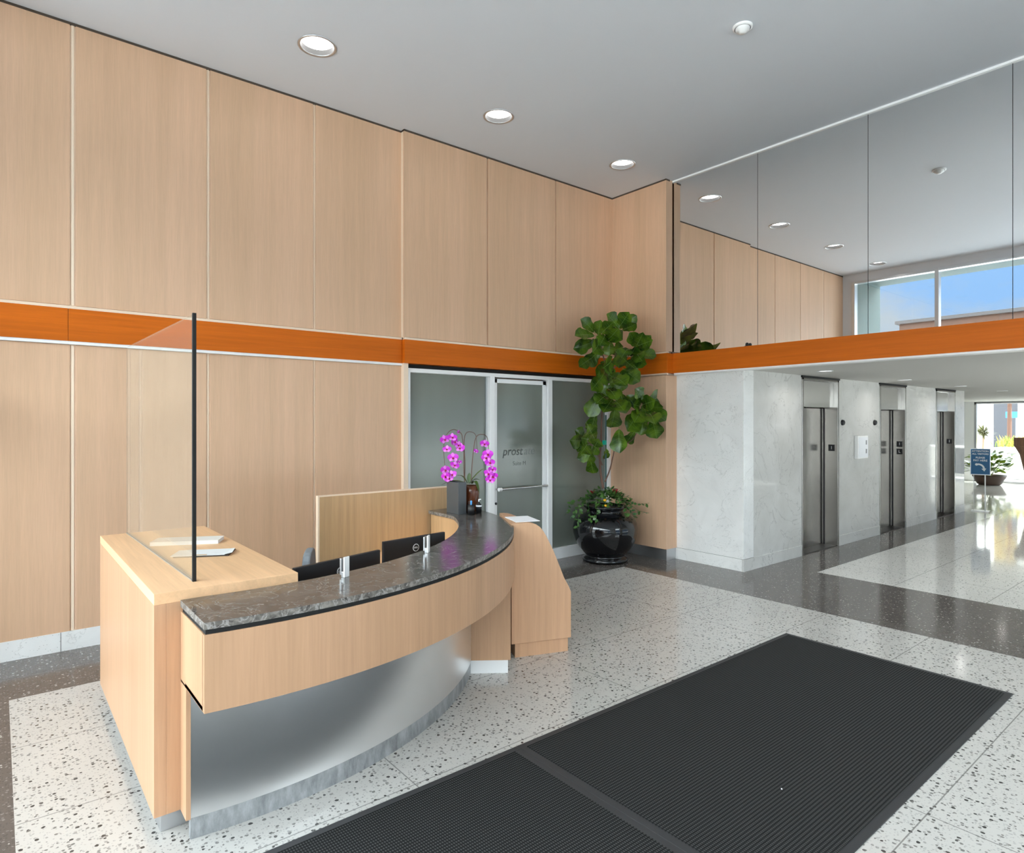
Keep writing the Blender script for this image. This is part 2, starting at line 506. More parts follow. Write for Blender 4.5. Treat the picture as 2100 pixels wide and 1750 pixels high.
# ---- left wall: maple panels with reveals
UJ = [(.495, .042), (1.547, .034), (2.577, .030)]          # reveal centre, width
b = MB()
b.box(XW-.2, 3.64, YL+.012, YL+.35, 0, ZC+.02, 1)          # backing seen in the reveals
def panels(b, xs, x_end, x_start, y, z0, z1):
    cur = x_start
    for x, wd in xs+[(x_end, 0)]:
        b.box(cur, x-wd/2, y, y+.02, z0, z1, 0)
        if wd:
            b.box(x-wd/2+.011, x+wd/2-.011, y+.004, y+.02, z0, z1, 1)
        cur = x+wd/2
panels(b, UJ, 3.60, XW, YL, BZ1+.03, ZC)
LJ = [(.495, .042), (.99, .032), (1.547, .034), (2.577, .030)]
panels(b, LJ, 3.60, XW, YL, .158, BZ0-.03)
# projecting run over the glazed front
b.box(3.60, 7.16, YL-.045, YL+.35, BZ1+.0, ZC+.02, 1)
panels(b, [(4.79, .024), (5.966, .024)], 7.13, 3.60, YL-.065, BZ1+.03, ZC)
b.box(3.60, 3.66, YL-.06, YL+.2, .0, BZ0, 1)
b.box(3.60, 7.3, YL+.17, YL+.35, 0, BZ1, 0)
struct(b.build('wall_left', [M['wood'], M['wood_edge']], bevel=.0015))
# ---- corner pier facing the desk
b = MB()
b.box(7.12, 7.40, 5.386, 6.6, .155, BZ0-.03, 0)
b.box(7.12, 7.262, 5.386, 6.6, BZ1+.03, ZC, 0)
b.box(7.275, 7.40, 5.41, 6.6, BZ1+.03, ZC, 0)
b.box(7.16, 7.42, 5.43, 6.62, 0, ZC+.02, 1)
struct(b.build('wall_corner', [M['wood'], M['wood_edge']], bevel=.002))
b = MB(); b.box(7.15, 7.42, 5.40, 6.5, 0, .155, 0)
struct(b.build('baseboard_corner', M['alu']))
b = MB(); b.box(XW, 3.60, YL-.004, YL+.1, 0, .158, 0)
for x in (.41, 2.2): b.box(x, x+.004, YL-.005, YL+.05, 0, .158, 1)
struct(b.build('baseboard_left', [M['marble'], M['terrazzo_joint']]))

# ---- orange band
b = MB()
cuts = [XW, .462, 3.60]
for x0, x1 in zip(cuts, cuts[1:]): b.box(x0, x1-.0025, YL-.03, YL+.02, BZ0, BZ1)
b.box(3.60, 7.08, YL-.085, YL+.02, BZ0, BZ1)
b.prism([(7.08, YL-.06), (7.08, 5.335), (XM-.07, 5.335), (XM-.07, -6), (XM+.1, -6), (XM+.1, 5.40), (7.16, 5.40), (7.16, YL-.06)], BZ0, BZ1)
struct(b.build('trim_1', M['orange'], bevel=.002))
b = MB()
b.box(XW, 3.60, YL-.022, YL+.02, BZ1, BZ1+.024, 0); b.box(3.60, 7.1, YL-.078, YL+.02, BZ1, BZ1+.024, 0)
b.box(XW, 3.60, YL-.022, YL+.02, BZ0-.026, BZ0, 1); b.box(7.1, 7.15, 5.36, YL+.02, BZ0-.02, BZ0, 0)
b.box(7.1, 7.15, 5.36, YL, BZ1, BZ1+.024, 0)
b.box(XM-.06, XM+.1, -6, 5.33, BZ0-.02, BZ0, 1)
struct(b.build('trim_2', [M['wood_edge'], M['trim_white']]))
# shadow joint where the panels meet the ceiling
b = MB()
b.box(XW, 3.60, YL-.004, YL+.02, ZC-.02, ZC, 0); b.box(3.60, 7.12, YL-.07, YL+.02, ZC-.02, ZC, 0)
b.box(7.114, 7.2, 5.38, 6.4, ZC-.02, ZC, 0)
struct(b.build('trim_3', new_mat('shadow_joint', (.07, .05, .035), .8)))

# ---- mirror wall above the lobby opening
b = MB()
ys = [5.405, 4.128, 2.854, 1.602, .35, -.9, -2.15, -3.4, -4.65, -6]
for i in range(len(ys)-1): b.box(XM, XM+.02, ys[i+1]+.003, ys[i]-.003, BZ1-.02, ZC-.01, 0)
b.box(XM+.012, XM+.2, -6, 5.43, BZ0, ZC+.02, 1)
struct(b.build('wall_mirror', [M['mirror'], new_mat('mirror_gap', (.05, .055, .06), .5)]))
b = MB(); b.box(XM-.02, XM+.02, -6, 5.40, ZC-.022, ZC, 0)
struct(b.build('trim_4', M['trim_white']))

# ---- marble end of the elevator core
b = MB()
b.box(7.36, 7.6, YE, 5.46, 0, ZL+.01, 0)
struct(b.build('wall_marble', M['marble'], bevel=.003))
b = MB(); b.box(7.352, 7.6, YE-.008, 5.40, 0, .155, 0); b.box(7.356, 7.6, YE-.004, 5.40, .155, .158, 1)
struct(b.build('baseboard_marble', [M['marble'], M['terrazzo_joint']], bevel=.002))
EL = [(8.89, 10.03), (11.60, 12.74), (14.33, 15.42)]
b = MB(); cur = 7.6; XEND = 16.05
for x0, x1 in EL+[(XEND, None)]:
    b.box(cur, x0, YE, YE+.9, 0, ZL+.01, 0)
    if x1: cur = x1
b.box(7.6, XEND, YE+.5, YE+.9, 0, ZL+.01, 0)
struct(b.build('wall_elevator', M['marble_shaded']))
b = MB(); cur = 7.6
for x0, x1 in EL+[(XEND, None)]:
    b.box(cur-(.0 if cur > 7.7 else .25), x0-.02, YE-.010, YE+.02, 0, .155, 0)
    if x1: cur = x1+.02
struct(b.build('baseboard_elevator', M['marble_shaded'], bevel=.002))

# ---- elevators
def elevator(k, x0, x1, npl):
    e = thing('door_%d' % k, None, None, (x0, YE, 0), kind='structure')
    X = lambda q: q-x0
    w_ = x1-x0; dp = .27
    b = MB()           # jambs and head of brushed steel
    b.box(-.012, .0+.03, -.012, dp, 0, ZL-.03, 0); b.box(w_-.03, w_+.012, -.012, dp, 0, ZL-.03, 0)
    b.box(-.012, w_+.012, -.012, dp, ZL-.06, ZL-.03, 0)
    b.build('frame', M['steel'], e, bevel=.003)
    b = MB(); b.box(-.03, w_+.03, -.02, dp, ZL-.03, ZL-.002, 0); b.build('head_shadow_joint', M['black_matte'], e)
    b = MB(); b.box(.03, w_*.5-.003, dp-.06, dp-.02, .012, 2.12, 0); b.build('leaf', M['steel'], e, bevel=.003)
    b = MB(); b.box(w_*.5+.003, w_-.03, dp-.05, dp-.012, .012, 2.12, 0); b.build('leaf', M['steel'], e, bevel=.003)
    b = MB(); b.box(.03, w_-.03, .05, dp, 2.13, ZL-.06, 0); b.build('transom', M['chrome'], e, bevel=.004)
    b = MB(); b.box(w_-.036, w_-.029, dp-.085, dp-.06, .0, 2.12, 0); b.build('seal', M['black'], e)
    b = MB(); b.box(.0, w_, .02, dp+.02, 0, .012, 0); b.build('sill', new_mat('sill_%d' % k, (.09, .08, .075), .35, .8), e)
    for j in range(npl):
        z = 1.51-j*.135
        pq = MB(); pq.box(w_-.034, w_-.029, .035, .13, z-.05, z+.05, 0)
        pl = pq.build('plaque', M['black'], e, bevel=.002)
        text_obj('numeral', '1' if j == 0 else 'L', .07, M['paper'], pl, (w_-.036, .082, z), (PI/2, 0, -PI/2))
    return e
elevator(1, *EL[0], 1); elevator(2, *EL[1], 2); elevator(3, *EL[2], 1)
for i, (x, lab) in enumerate(((10.17, 'small black half-round hall lantern on marble right of the nearest elevator'),
              (11.38, 'small black half-round hall lantern on marble left of the second elevator'))):
    b = MB(); b.lathe([(.045, 0), (.044, .018), (.036, .034), (.018, .044), (0, .047)], n=24, mi=0)
    ob = b.build('hall_lantern', M['black']); ob.location = (x, YE, 1.9); ob.rotation_euler = (PI/2, 0, 0)
    tag(ob, lab, 'lantern', 'hall lanterns beside the elevators')
nb = thing('notice_board', 'white rectangular notice holder fixed to marble between the first two elevators', 'notice', (10.80, YE, 1.50))
b = MB(); b.box(-.19, .19, -.06, 0, -.18, .19); b.build('backing', M['trim_white'], nb, bevel=.008)
b = MB(); b.box(-.17, .17, -.066, -.058, -.155, .165); b.build('sheet', M['paper'], nb)
gp = new_mat('grey_print', (.3, .3, .31), .6)
for z in (.08, -.06):
    b = MB(); b.box(.08, .12, -.068, -.065, z-.035, z+.035); b.build('printed_block', gp, nb)

# ---- storefront of the office in the left wall
YS = YL+.03
sf = thing('window_1', None, None, (3.66, YS, 0), kind='structure')
b = MB()
fr = lambda x0, x1, z0, z1, y0=-.07, y1=.05: b.box(x0-3.66, x1-3.66, y0, y1, z0, z1)
fr(3.66, 7.12, 2.482, 2.53); fr(3.66, 3.70, 0, 2.49); fr(4.85, 4.925, 0, 2.49, -.075); fr(5.845, 5.925, 0, 2.49, -.075); fr(7.06, 7.12, 0, 2.49)
fr(3.70, 4.85, 0, .155, -.04); fr(5.925, 7.06, 0, .155, -.04)
b.build('frame', M['trim_white'], sf, bevel=.003)
b = MB(); b.box(.0, 3.46, .0, .12, 2.53, 2.58); b.build('head_gap', M['black_matte'], sf)
for x0, x1 in ((3.70, 4.85), (5.925, 7.06)):
    b = MB(); b.box(x0-3.66, x1-3.66, -.0, .012, .155, 2.482); b.build('pane', M['frosted'], sf)
b = MB(); b.box(4.825-3.66, 4.85-3.66, -.02, .01, .155, 2.482); b.build('glazing_strip', M['alu'], sf)
dr = thing('door_4', None, None, (4.94, YS-.045, 0), kind='structure')
b = MB(); dw = .895
b.box(0, .045, 0, .045, .01, 2.465); b.box(dw-.06, dw, 0, .045, .01, 2.465)
b.box(0, dw, 0, .045, 2.41, 2.465); b.box(0, dw, 0, .045, .01, .25)
b.build('door_frame', M['trim_white'], dr, bevel=.003)
b = MB(); b.box(.045, dw-.06, .015, .027, .25, 2.41); b.build('pane', M['frosted'], dr)
b = MB(); b.tube([(.03, -.06, 1.045), (dw-.03, -.06, 1.045)], .014, 12)
for x in (.03, dw-.03): b.tube([(x, -.06, 1.045), (x, .01, 1.045)], .011, 10)
h = b.build('door_handle', M['chrome'], dr)
b = MB(); b.tube([(.012, -.075, 1.045), (.058, -.075, 1.045)], .024, 14); b.build('end_cap', M['trim_white'], h)
b = MB(); b.lathe([(.016, 0), (.016, .012), (0, .013)], n=16); q = b.build('lock', M['black'], dr); q.location = (.022, 0, .86); q.rotation_euler = (PI/2, 0, 0)
text_obj('door_lettering', 'prost', .155, M['vane'], dr, (.10+.045, .0145, 1.52), (PI/2, 0, 0), .18, 'LEFT', .0004, .0015)
text_obj('door_lettering', 'ate', .155, new_mat('faint_lettering', (.125, .135, .125), .3), dr, (.505, .0145, 1.52), (PI/2, 0, 0), .18, 'LEFT', .0004)
text_obj('door_lettering', 'Suite M', .075, M['vane'], dr, (.43, .0145, 1.36), (PI/2, 0, 0), 0, 'CENTER', .0004)

# ---- window wall behind the camera (seen in the mirrors)
b = MB()
b.box(XW-.15, XW, -6, YL+.3, 5.07, ZC+.02); 
b.box(XW-.15, XW, 6.2, YL+.3, 0, 5.07)
struct(b.build('wall_front', M['ceiling']))
b = MB()
ysw = [6.2, 4.56, 2.92, 1.28, -.36, -2.0, -3.64, -5.28]
for y in ysw: b.box(XW-.13, XW+.02, y-.035, y+.035, 0, 5.07)
b.box(XW-.13, XW+.01, -6, 6.2, 0, .1); b.box(XW-.13, XW+.01, -6, 6.2, 2.3, 2.36); b.box(XW-.13, XW+.01, -6, 6.2, 5.03, 5.08)
wf = struct(b.build('window_2', M['alu']))
b = MB()
for a, c in zip(ysw, ysw[1:]+[-6]): b.box(XW-.06, XW-.052, c+.03, a-.03, .1, 5.04)
b.build('pane', M['glass'], wf)
b = MB(); b.box(XW-.2, 4.0, -6.3, -6, 0, ZC+.3); b.box(7.1, 7.6, -6.3, -6, 0, ZC+.3); b.box(4.0, 7.1, -6.3, -6, 5.0, ZC+.3); struct(b.build('wall_right', M['paint']))
b = MB(); b.box(7.35, 8.5, -3.3, -3, 0, 3.0); b.box(XM+.05, XM+.3, -6, -3, 0, BZ0)
b.box(8.5, 20, -3.3, -3, 2.45, 3.0); b.box(8.5, 20, -3.3, -3, 0, .12); b.box(20, XE, -3.3, -3, 0, 3.0)
struct(b.build('wall_lobby_right', M['paint']))
b = MB()
for i in range(8): b.box(8.53+i*1.634-.03, 8.53+i*1.634+.03, -3.2, -3.05, .12, 2.45)
wf = struct(b.build('fill_window_3', M['alu']))  # unseen lobby glazing, widened to let in more light
b = MB(); b.box(8.5, 20, -3.13, -3.122, .12, 2.45); b.build('pane', M['glass'], wf)
b = MB()
for x in (4.03, 5.55, 7.07): b.box(x-.03, x+.03, -6.2, -6.08, 0, 5.0)
b.box(4.0, 7.1, -6.2, -6.08, 0, .1); b.box(4.0, 7.1, -6.2, -6.08, 2.4, 2.46); b.box(4.0, 7.1, -6.2, -6.08, 4.95, 5.0)
wf = struct(b.build('fill_window_5', M['alu']))  # unseen opening added to bring daylight to the hall's right side
b = MB(); b.box(4.03, 7.07, -6.14, -6.132, .1, 4.95); b.build('pane', M['glass'], wf)
# far end of the lobby
b = MB(); b.box(XEND-.02, XEND+.1, YE+.4, 8.2, 0, ZL+.05); b.box(XEND, XE+.2, 8.0, 8.3, 0, ZL+.1)
b.box(XE, XE+.2, 6.42, 8.2, 0, ZL+.1); b.box(XE, XE+.2, -3, 1.0, 0, ZL+.1); b.box(XE, XE+.2, -3, 6.42, 2.54, ZL+.3)
struct(b.build('wall_far', M['paint']))
b = MB()
for y in (6.39, 4.6, 2.8, 1.03): b.box(XE, XE+.12, y-.03, y+.03, 0, 2.55)
b.box(XE, XE+.12, 1.0, 6.42, 0, .05); b.box(XE, XE+.12, 1.0, 6.42, 2.5, 2.56)
wf = struct(b.build('window_4', M['alu']))
b = MB(); b.box(XE+.05, XE+.058, 1.03, 6.36, .05, 2.5); b.build('pane', M['glass'], wf)

# ---- lamps
def downlight(x, y, z, r, lab, grp, lm='lamp'):
    e = thing('downlight', lab, 'light', (x, y, z), group=grp)
    b = MB(); b.lathe([(r+.012, 0), (r+.012, -.006), (r-.006, -.006), (r-.010, .0), (r-.010, .0005)], n=36)
    rg = b.build('trim_ring', M['alu'], e)
    dpt = r*.30
    b = MB(); b.lathe([(r-.010, .0), (r-.014, dpt)], n=36); b.build('baffle', M['baffle'], e)
    b = MB(); b.lathe([(r-.014, dpt), (.0001, dpt)], n=36); b.build('lens', M[lm], e)
    b = MB(); b.lathe([(r+.02, .004), (r+.02, .12), (.0001, .12)], n=24); b.build('housing', M['black'], e)
    return e
for x, lab in zip(LXS, ('round recessed downlight in the hall ceiling nearest the windows, reflected fourth in the mirror',
        'round recessed downlight above the left wall, largest and nearest of the three visible',
        'round recessed downlight in the hall ceiling, middle of the three visible',
        'round recessed downlight nearest the tall plant corner, smallest of the three visible')):
    downlight(x, LY, ZC, .155, lab, 'hall ceiling downlights')
for x, lab in zip(LXB, ('small recessed light in the low lobby ceiling before the first elevator',
        'small recessed light in the low lobby ceiling before the second elevator',
        'small recessed light in the low lobby ceiling before the third elevator',
        'small recessed light in the low lobby ceiling just past the third elevator',
        'small recessed light in the low lobby ceiling nearest the far exit')):
    downlight(x, 3.82, ZL, .085, lab, 'lobby ceiling downlights', 'lamp_lobby')
sd = thing('smoke_detector', 'small white round smoke detector on the hall ceiling', 'smoke detector', (4.89, 2.91, ZC))
b = MB(); b.lathe([(.082, 0), (.080, -.014), (.066, -.018)], n=32); b.build('base', M['trim_white'], sd)
b = MB(); b.lathe([(.060, -.016), (.056, -.034), (.034, -.040), (.030, -.052), (.0001, -.054)], n=32); b.build('sensor_cap', M['trim_white'], sd)
b = MB(); b.ball((0, 0, 0), .022, 14); b.lathe([(.03, -.026), (.03, -.018), (.018, -.014)], n=16)
ob = b.build('dome_sensor', M['black']); ob.location = (XM-.035, 4.25, BZ1+.026)
tag(ob, 'tiny black dome sensor on top of the orange band below the mirrors', 'sensor')

# ---- outside: paving, canopy, fin wall, roofline
b = MB()
b.add([(-70, -60, -.31), (90, -60, -.31), (90, 60, -.31), (-70, 60, -.31)], [(0, 1, 2, 3)])
b.box(-9, XW-.15, -20, 20, -.30, -.02); 
struct(b.build('ground', new_mat('pale_paving', (.58, .575, .565), .9)))
b = MB(); b.box(XE+.2, 42, -12, 20, -.30, -.01); struct(b.build('plaza', new_mat('bright_plaza', (.85, .83, .80), .9)))
b = MB(); b.box(-2.75, XW-.15, -7, 6.8, 5.34, 5.62); b.box(-2.75, XW-.15, 6.5, 6.9, 0, 5.62)
struct(b.build('canopy', new_mat('canopy_concrete', (.13, .175, .17), .8)))
b = MB(); b.box(-34, -30, -40, 15.6, 7.0, 8.3, 0); b.box(-34.2, -29.8, -40, 15.8, 8.15, 8.35, 1); b.box(-34, -30.05, -40, 15.55, -.3, 7.0, 2)  # unseen lower front made pale to bounce sunlight into the hall
bb = b.build('building', [wood('brown_cladding', (.095, .05, .034), (3, 3, 3), .1, .8), new_mat('dark_coping', (.05, .045, .045), .7), new_mat('bounce_facade', (.62, .61, .60), .8)])
tag(bb, 'long brown building with flat roof edge seen under blue sky in the mirror', 'building')

# ================================================================== RECEPTION COUNTER
AC = (1.02, 5.52)
def pol(R, a): return (AC[0]+R*math.cos(a), AC[1]+R*math.sin(a))
def lerp_tab(tab, a):
    for (a0, r0), (a1, r1) in zip(tab, tab[1:]):
        if a <= a1:
            u = max(0, (a-a0)/(a1-a0)); u = u*u*(3-2*u); return r0+(r1-r0)*u
    return tab[-1][1]
rad = math.radians
ROUT = [(rad(-100), 2.728), (rad(-38), 2.712), (rad(-8), 2.60)]
RIN = [(rad(-100), 2.285), (rad(-24), 2.275), (rad(-11), 2.165)]
XEP = .662
def arc(R, off, a0, a1, n=72):
    out = []
    for i in range(n+1):
        a = a0+(a1-a0)*i/n; r = (lerp_tab(R, a) if isinstance(R, list) else R)+off
        out.append(pol(r, a))
    return out
def start_angle(R, off, x):          # angle at which the arc crosses the straight end plane
    lo, hi = rad(-110), rad(-80)
    for _ in range(40):
        mid = (lo+hi)/2; r = (lerp_tab(R, mid) if isinstance(R, list) else R)+off
        if pol(r, mid)[0] < x: lo = mid
        else: hi = mid
    return lo
def ring(b, Ro, oo, Ri, oi, a1o, a1i, z0, z1, x=XEP, mi=0, n=72, medge=None):
    A = arc(Ro, oo, start_angle(Ro, oo, x), a1o, n); B = arc(Ri, oi, start_angle(Ri, oi, x), a1i, n)
    vs = [(p[0], p[1], z0) for p in A]+[(p[0], p[1], z0) for p in B]+[(p[0], p[1], z1) for p in A]+[(p[0], p[1], z1) for p in B]
    N = n+1; me = mi if medge is None else medge
    top = [(2*N+i, 2*N+i+1, 3*N+i+1, 3*N+i) for i in range(n)]; bot = [(i, N+i, N+i+1, i+1) for i in range(n)]
    side = [(i, i+1, 2*N+i+1, 2*N+i) for i in range(n)]+[(N+i, 3*N+i, 3*N+i+1, N+i+1) for i in range(n)]
    b.add(vs, top+bot, mi); b.add(vs, side, me, True)
    b.add(vs, [(0, 2*N, 3*N, N), (n, N+n, 3*N+n, 2*N+n)], me)
rc = thing('reception_counter', 'curved maple reception counter with dark granite top and steel base', 'reception desk', (XEP, 3.2, 0))
O = rc.location
def part(b, name, mats, bevel=0, parent=rc):
    ob = b.build(name, mats, parent, bevel); ob.location = (-O[0], -O[1], -O[2]) if parent is rc else (0, 0, 0)
    return ob
O = Vector((XEP, 3.2, 0))
b = MB(); ring(b, ROUT, 0, RIN, 0, rad(-8.7), rad(-11.3), 1.045, 1.075, medge=1); part(b, 'countertop', [M['granite'], M['granite_edge']], .002)
b = MB(); ring(b, ROUT, -.006, RIN, .03, rad(-9), rad(-12), 1.024, 1.045, x=XEP+.006); part(b, 'black_reveal', M['black_matte'])
b = MB(); ring(b, ROUT, 0, ROUT, -.03, rad(-9), rad(-9), .70, 1.024); ring(b, ROUT, -.03, 2.39, 0, rad(-9), rad(-14), .70, .72)
b.box(XEP, XEP+.03, 2.84, 3.245, .70, 1.024)
part(b, 'fascia', M['wood_desk'], .0015)
b = MB(); b.box(XEP, XEP+.02, 3.14, 3.248, .1, .71); part(b, 'end_panel', M['wood_desk'])
b = MB(); ring(b, 2.395, 0, 2.375, 0, rad(-14), rad(-14), .1, .705, x=XEP+.004); part(b, 'steel_base', M['steel_satin'])
b = MB(); ring(b, 2.388, 0, 2.36, 0, rad(-14), rad(-14), .0, .102, x=XEP+.022); part(b, 'toe_kick', M['steel_kick'])
b = MB(); ring(b, RIN, .035, RIN, .015, rad(-12.0), rad(-12.0), .30, 1.045, x=1.25); part(b, 'inner_panel', M['wood_dim'])
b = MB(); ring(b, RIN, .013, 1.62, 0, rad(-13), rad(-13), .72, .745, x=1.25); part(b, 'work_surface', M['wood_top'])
# support pier under the overhang
pb = MB(); u = Vector((.80, -.60, 0)); nn = Vector((.6, .8, 0)); p0 = Vector((2.755, 3.925, 0))
def quadprism(b, p0, u, nn, lu, ln, z0, z1, mi=0):
    q = [p0, p0+u*lu, p0+u*lu+nn*ln, p0+nn*ln]; b.prism([(p.x, p.y) for p in q], z0, z1, mi)
quadprism(pb, p0-nn*.02, u, nn, .335, .3, .105, .702); pier = part(pb, 'support_pier', M['wood_desk'], .002)
pb = MB(); quadprism(pb, p0+u*.015, u, nn, .30, .26, 0, .105); q = pb.build('pier_plinth', M['trim_white'], pier)

# waterfall side desk
sd_ = thing('side_desk', 'boxy maple side desk with glass screen standing on it, left of the counter', 'desk', (.55, 3.25, 0))
def lp(b, name, mats, bev=0, par=None, off=(0, 0, 0)):
    ob = b.build(name, mats, par, bev); ob.location = tuple(-q for q in off); return ob
OS = (.55, 3.25, 0)
SX0, SX1, SY0, SY1 = .553, 1.215, 3.25, 5.17
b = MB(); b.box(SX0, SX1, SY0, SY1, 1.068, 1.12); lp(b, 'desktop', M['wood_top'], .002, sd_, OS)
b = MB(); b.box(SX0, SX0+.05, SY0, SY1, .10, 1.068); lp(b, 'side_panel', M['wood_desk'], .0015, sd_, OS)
b = MB(); b.box(SX0+.05, .69, SY0, SY0+.04, .10, 1.068); lp(b, 'end_panel', M['wood_desk'], .0015, sd_, OS)
b = MB(); b.box(SX0+.05, 1.19, SY1-.04, SY1, .1, 1.068); lp(b, 'rear_panel', M['wood_desk'], .0015, sd_, OS)
b = MB(); b.box(.69, 1.19, SY0+.06, SY0+.10, .10, 1.068); lp(b, 'back_panel', M['wood_desk'], 0, sd_, OS)
b = MB(); b.box(SX0+.035, 1.15, SY0+.05, SY1-.05, 0, .10); lp(b, 'toe_kick', M['alu'], .001, sd_, OS)

# glass screen
gs = thing('glass_screen', 'tall clear glass screen with black front edge standing on the side desk', 'screen', (.752, 3.39, 1.12))
b = MB(); b.box(-.006, .006, .012, 1.775, 0, 1.312); g = b.build('pane', M['screen'], gs)
b = MB(); b.box(-.008, .008, -.006, .012, 0, 1.318); b.build('edge_strip', M['black_matte'], gs)
b = MB(); b.box(-.009, .009, .012, 1.775, 0, .006); b.build('base_channel', new_mat('thin_seal', (.35, .30, .25), .5), gs)
gs.rotation_euler = (0, 0, rad(1.2))

# privacy partition
pp = thing('privacy_panel', 'low upright maple privacy panel behind the curved counter', 'panel', (2.095, 5.12, 0))
b = MB(); b.box(0, 1.42, 0, .04, 0, 1.275); b.build('panel', M['wood_dim'], pp)
b = MB(); b.box(-.014, 0, -.001, .041, 0, 1.285); b.box(0, 1.42, -.001, .041, 1.275, 1.285); b.build('edging', M['wood_edge'], pp)

# wing with sloping curved side
wg = thing('wing_cabinet', 'maple end cabinet with sloping rounded side at the right of the counter', 'cabinet', (3.16, 3.94, 0))
wu = Vector((.941, -.34, 0)).normalized(); wn = Vector((.34, .941, 0)).normalized(); wl = .562
prof = [(.0, .12), (wl, .12), (wl, .50), (wl-.02, .545), (.50, .62), (.455, .73), (.40, .86), (.345, .965), (.315, 1.015), (.285, 1.05), (.25, 1.074), (.21, 1.086), (.17, 1.09), (0, 1.09)]
b = MB(); 
n_ = len(prof); fpts = [wu*max(a, .040)+Vector((0, 0, z)) for a, z in prof]; bpts = [wu*max(a, .135)+wn*.60+Vector((0, 0, z)) for a, z in prof]
b.add(fpts+bpts, [(i, (i+1) % n_, n_+(i+1) % n_, n_+i) for i in range(n_)]+[tuple(range(n_-1, -1, -1)), tuple(range(n_, 2*n_))])
b.build('body', M['wood_desk'], wg, .002)
b = MB(); q = [wu*.08+wn*.03, wu*(wl-.015)+wn*.03, wu*(wl-.015)+wn*.57, wu*.14+wn*.57]; b.prism([(p.x, p.y) for p in q], 0, .12)
b.build('plinth', M['wood_desk'], wg)

# ---- clamps on the granite
def clamp(px, py, lab, ang):
    p = P(px, py, 1.075)
    e = thing('glass_clamp', lab, 'clamp', p, ang, 'steel glass clamps on the granite counter')
    b = MB(); b.box(-.019, .019, -.016, -.007, 0, .108); b.build('front_plate', M['trim_white'], e, .002)
    b = MB(); b.box(-.022, .022, .006, .016, .012, .100); b.box(-.019, .019, -.008, .008, 0, .03); b.build('rear_plate', M['alu'], e, .002)
clamp(707, 1183, 'brushed steel glass clamp on the counter in front of the left monitor', rad(22))
clamp(875, 1133, 'brushed steel glass clamp on the counter in front of the right monitor', rad(40))

# ---- monitors
def monitor(p_left, ang, width, ztop, lab, mi):
    e = thing('monitor', lab, 'monitor', (p_left[0], p_left[1], .745), ang, 'monitors behind the counter')
    hgt = .33; z1 = ztop-.745
    b = MB(); b.box(0, width, 0, .018, z1-hgt, z1); b.box(width*.28, width*.72, .018, .035, z1-hgt+.04, z1-.05)
    q = [(0, .018), (width, .018)]
    # slightly domed back towards the counter
    b2 = MB(); b2.box(0, width, -.012, .012, z1-hgt, z1); b2.build('back_shell', M['black'], e, .004)
    b3 = MB(); b3.box(.008, width-.008, .012, .022, z1-hgt+.012, z1-.008); b3.build('display', new_mat('dark_display', (.01, .012, .016), .15), e)
    b4 = MB(); b4.box(width*.5-.035, width*.5+.035, -.05, -.012, .01, z1-.17); b4.build('stand', M['black'], e, .004)
    b5 = MB(); b5.box(width*.5-.11, width*.5+.11, -.11, .08, 0, .012); b5.build('stand_foot', M['black'], e, .003)
    lg = MB(); n = 28; R1, R0 = .026, .0215; vs = []
    for i in range(n):
        a = 2*PI*i/n
        vs += [(R1*math.cos(a), 0, R1*math.sin(a)), (R0*math.cos(a), 0, R0*math.sin(a)), (R1*math.cos(a), .003, R1*math.sin(a)), (R0*math.cos(a), .003, R0*math.sin(a))]
    fs = []
    for i in range(n):
        j = (i+1) % n
        fs += [(4*i, 4*j, 4*j+1, 4*i+1), (4*i, 4*i+2, 4*j+2, 4*j)]
    lg.add(vs, fs); lo = lg.build('logo_ring', mi, e); lo.location = (width*.5-.0, -.0145, z1-.075)
    text_obj('logo_text', 'DELL', .015, mi, lo, (0, .001, 0), (PI/2, 0, 0), 0, 'CENTER', .0004, .0004)
ml = new_mat('silver_logo', (.62, .62, .62), .4)
monitor((1.245, 3.40), rad(15), .615, 1.112, 'black computer monitor seen from behind, next to the side desk', ml)
monitor((1.99, 3.80), rad(7), .53, 1.108, 'black computer monitor seen from behind, higher and farther right', ml)

# ---- office chair
ch = thing('office_chair', 'grey office chair with rounded back behind the left monitor', 'chair', (1.80, 4.52, 0), rad(62))
b = MB()
pts = []
for i in range(24):
    a = 2*PI*i/24; ca, sa = math.cos(a), math.sin(a)
    pts.append((.21*math.copysign(abs(ca)**.6, ca), .0, .735+.235*math.copysign(abs(sa)**.7, sa)))
b.extrude(pts, (0, .055, 0)); b.build('backrest', M['grey_fabric'], ch, .012)
b = MB(); b.box(-.24, .24, -.47, -.02, .43, .50); b.build('seat', M['grey_fabric'], ch, .03)
b = MB(); b.tube([(0, -.24, .10), (0, -.24, .43)], .028, 14); b.tube([(0, -.22, .42), (0, .06, .42), (0, .075, .62)], .016, 10); b.build('gas_lift', M['black'], ch)
for k in range(5):
    a = 2*PI*k/5; b = MB(); e_ = (.28*math.cos(a), -.24+.28*math.sin(a))
    b.tube([(0, -.24, .12), (e_[0], e_[1], .075)], .02, 8, r2=.014); l_ = b.build('base_arm', M['black'], ch)
    b = MB(); b.ball((e_[0], e_[1], .032), .032, 12, sx=.8); b.build('caster', M['black'], l_)

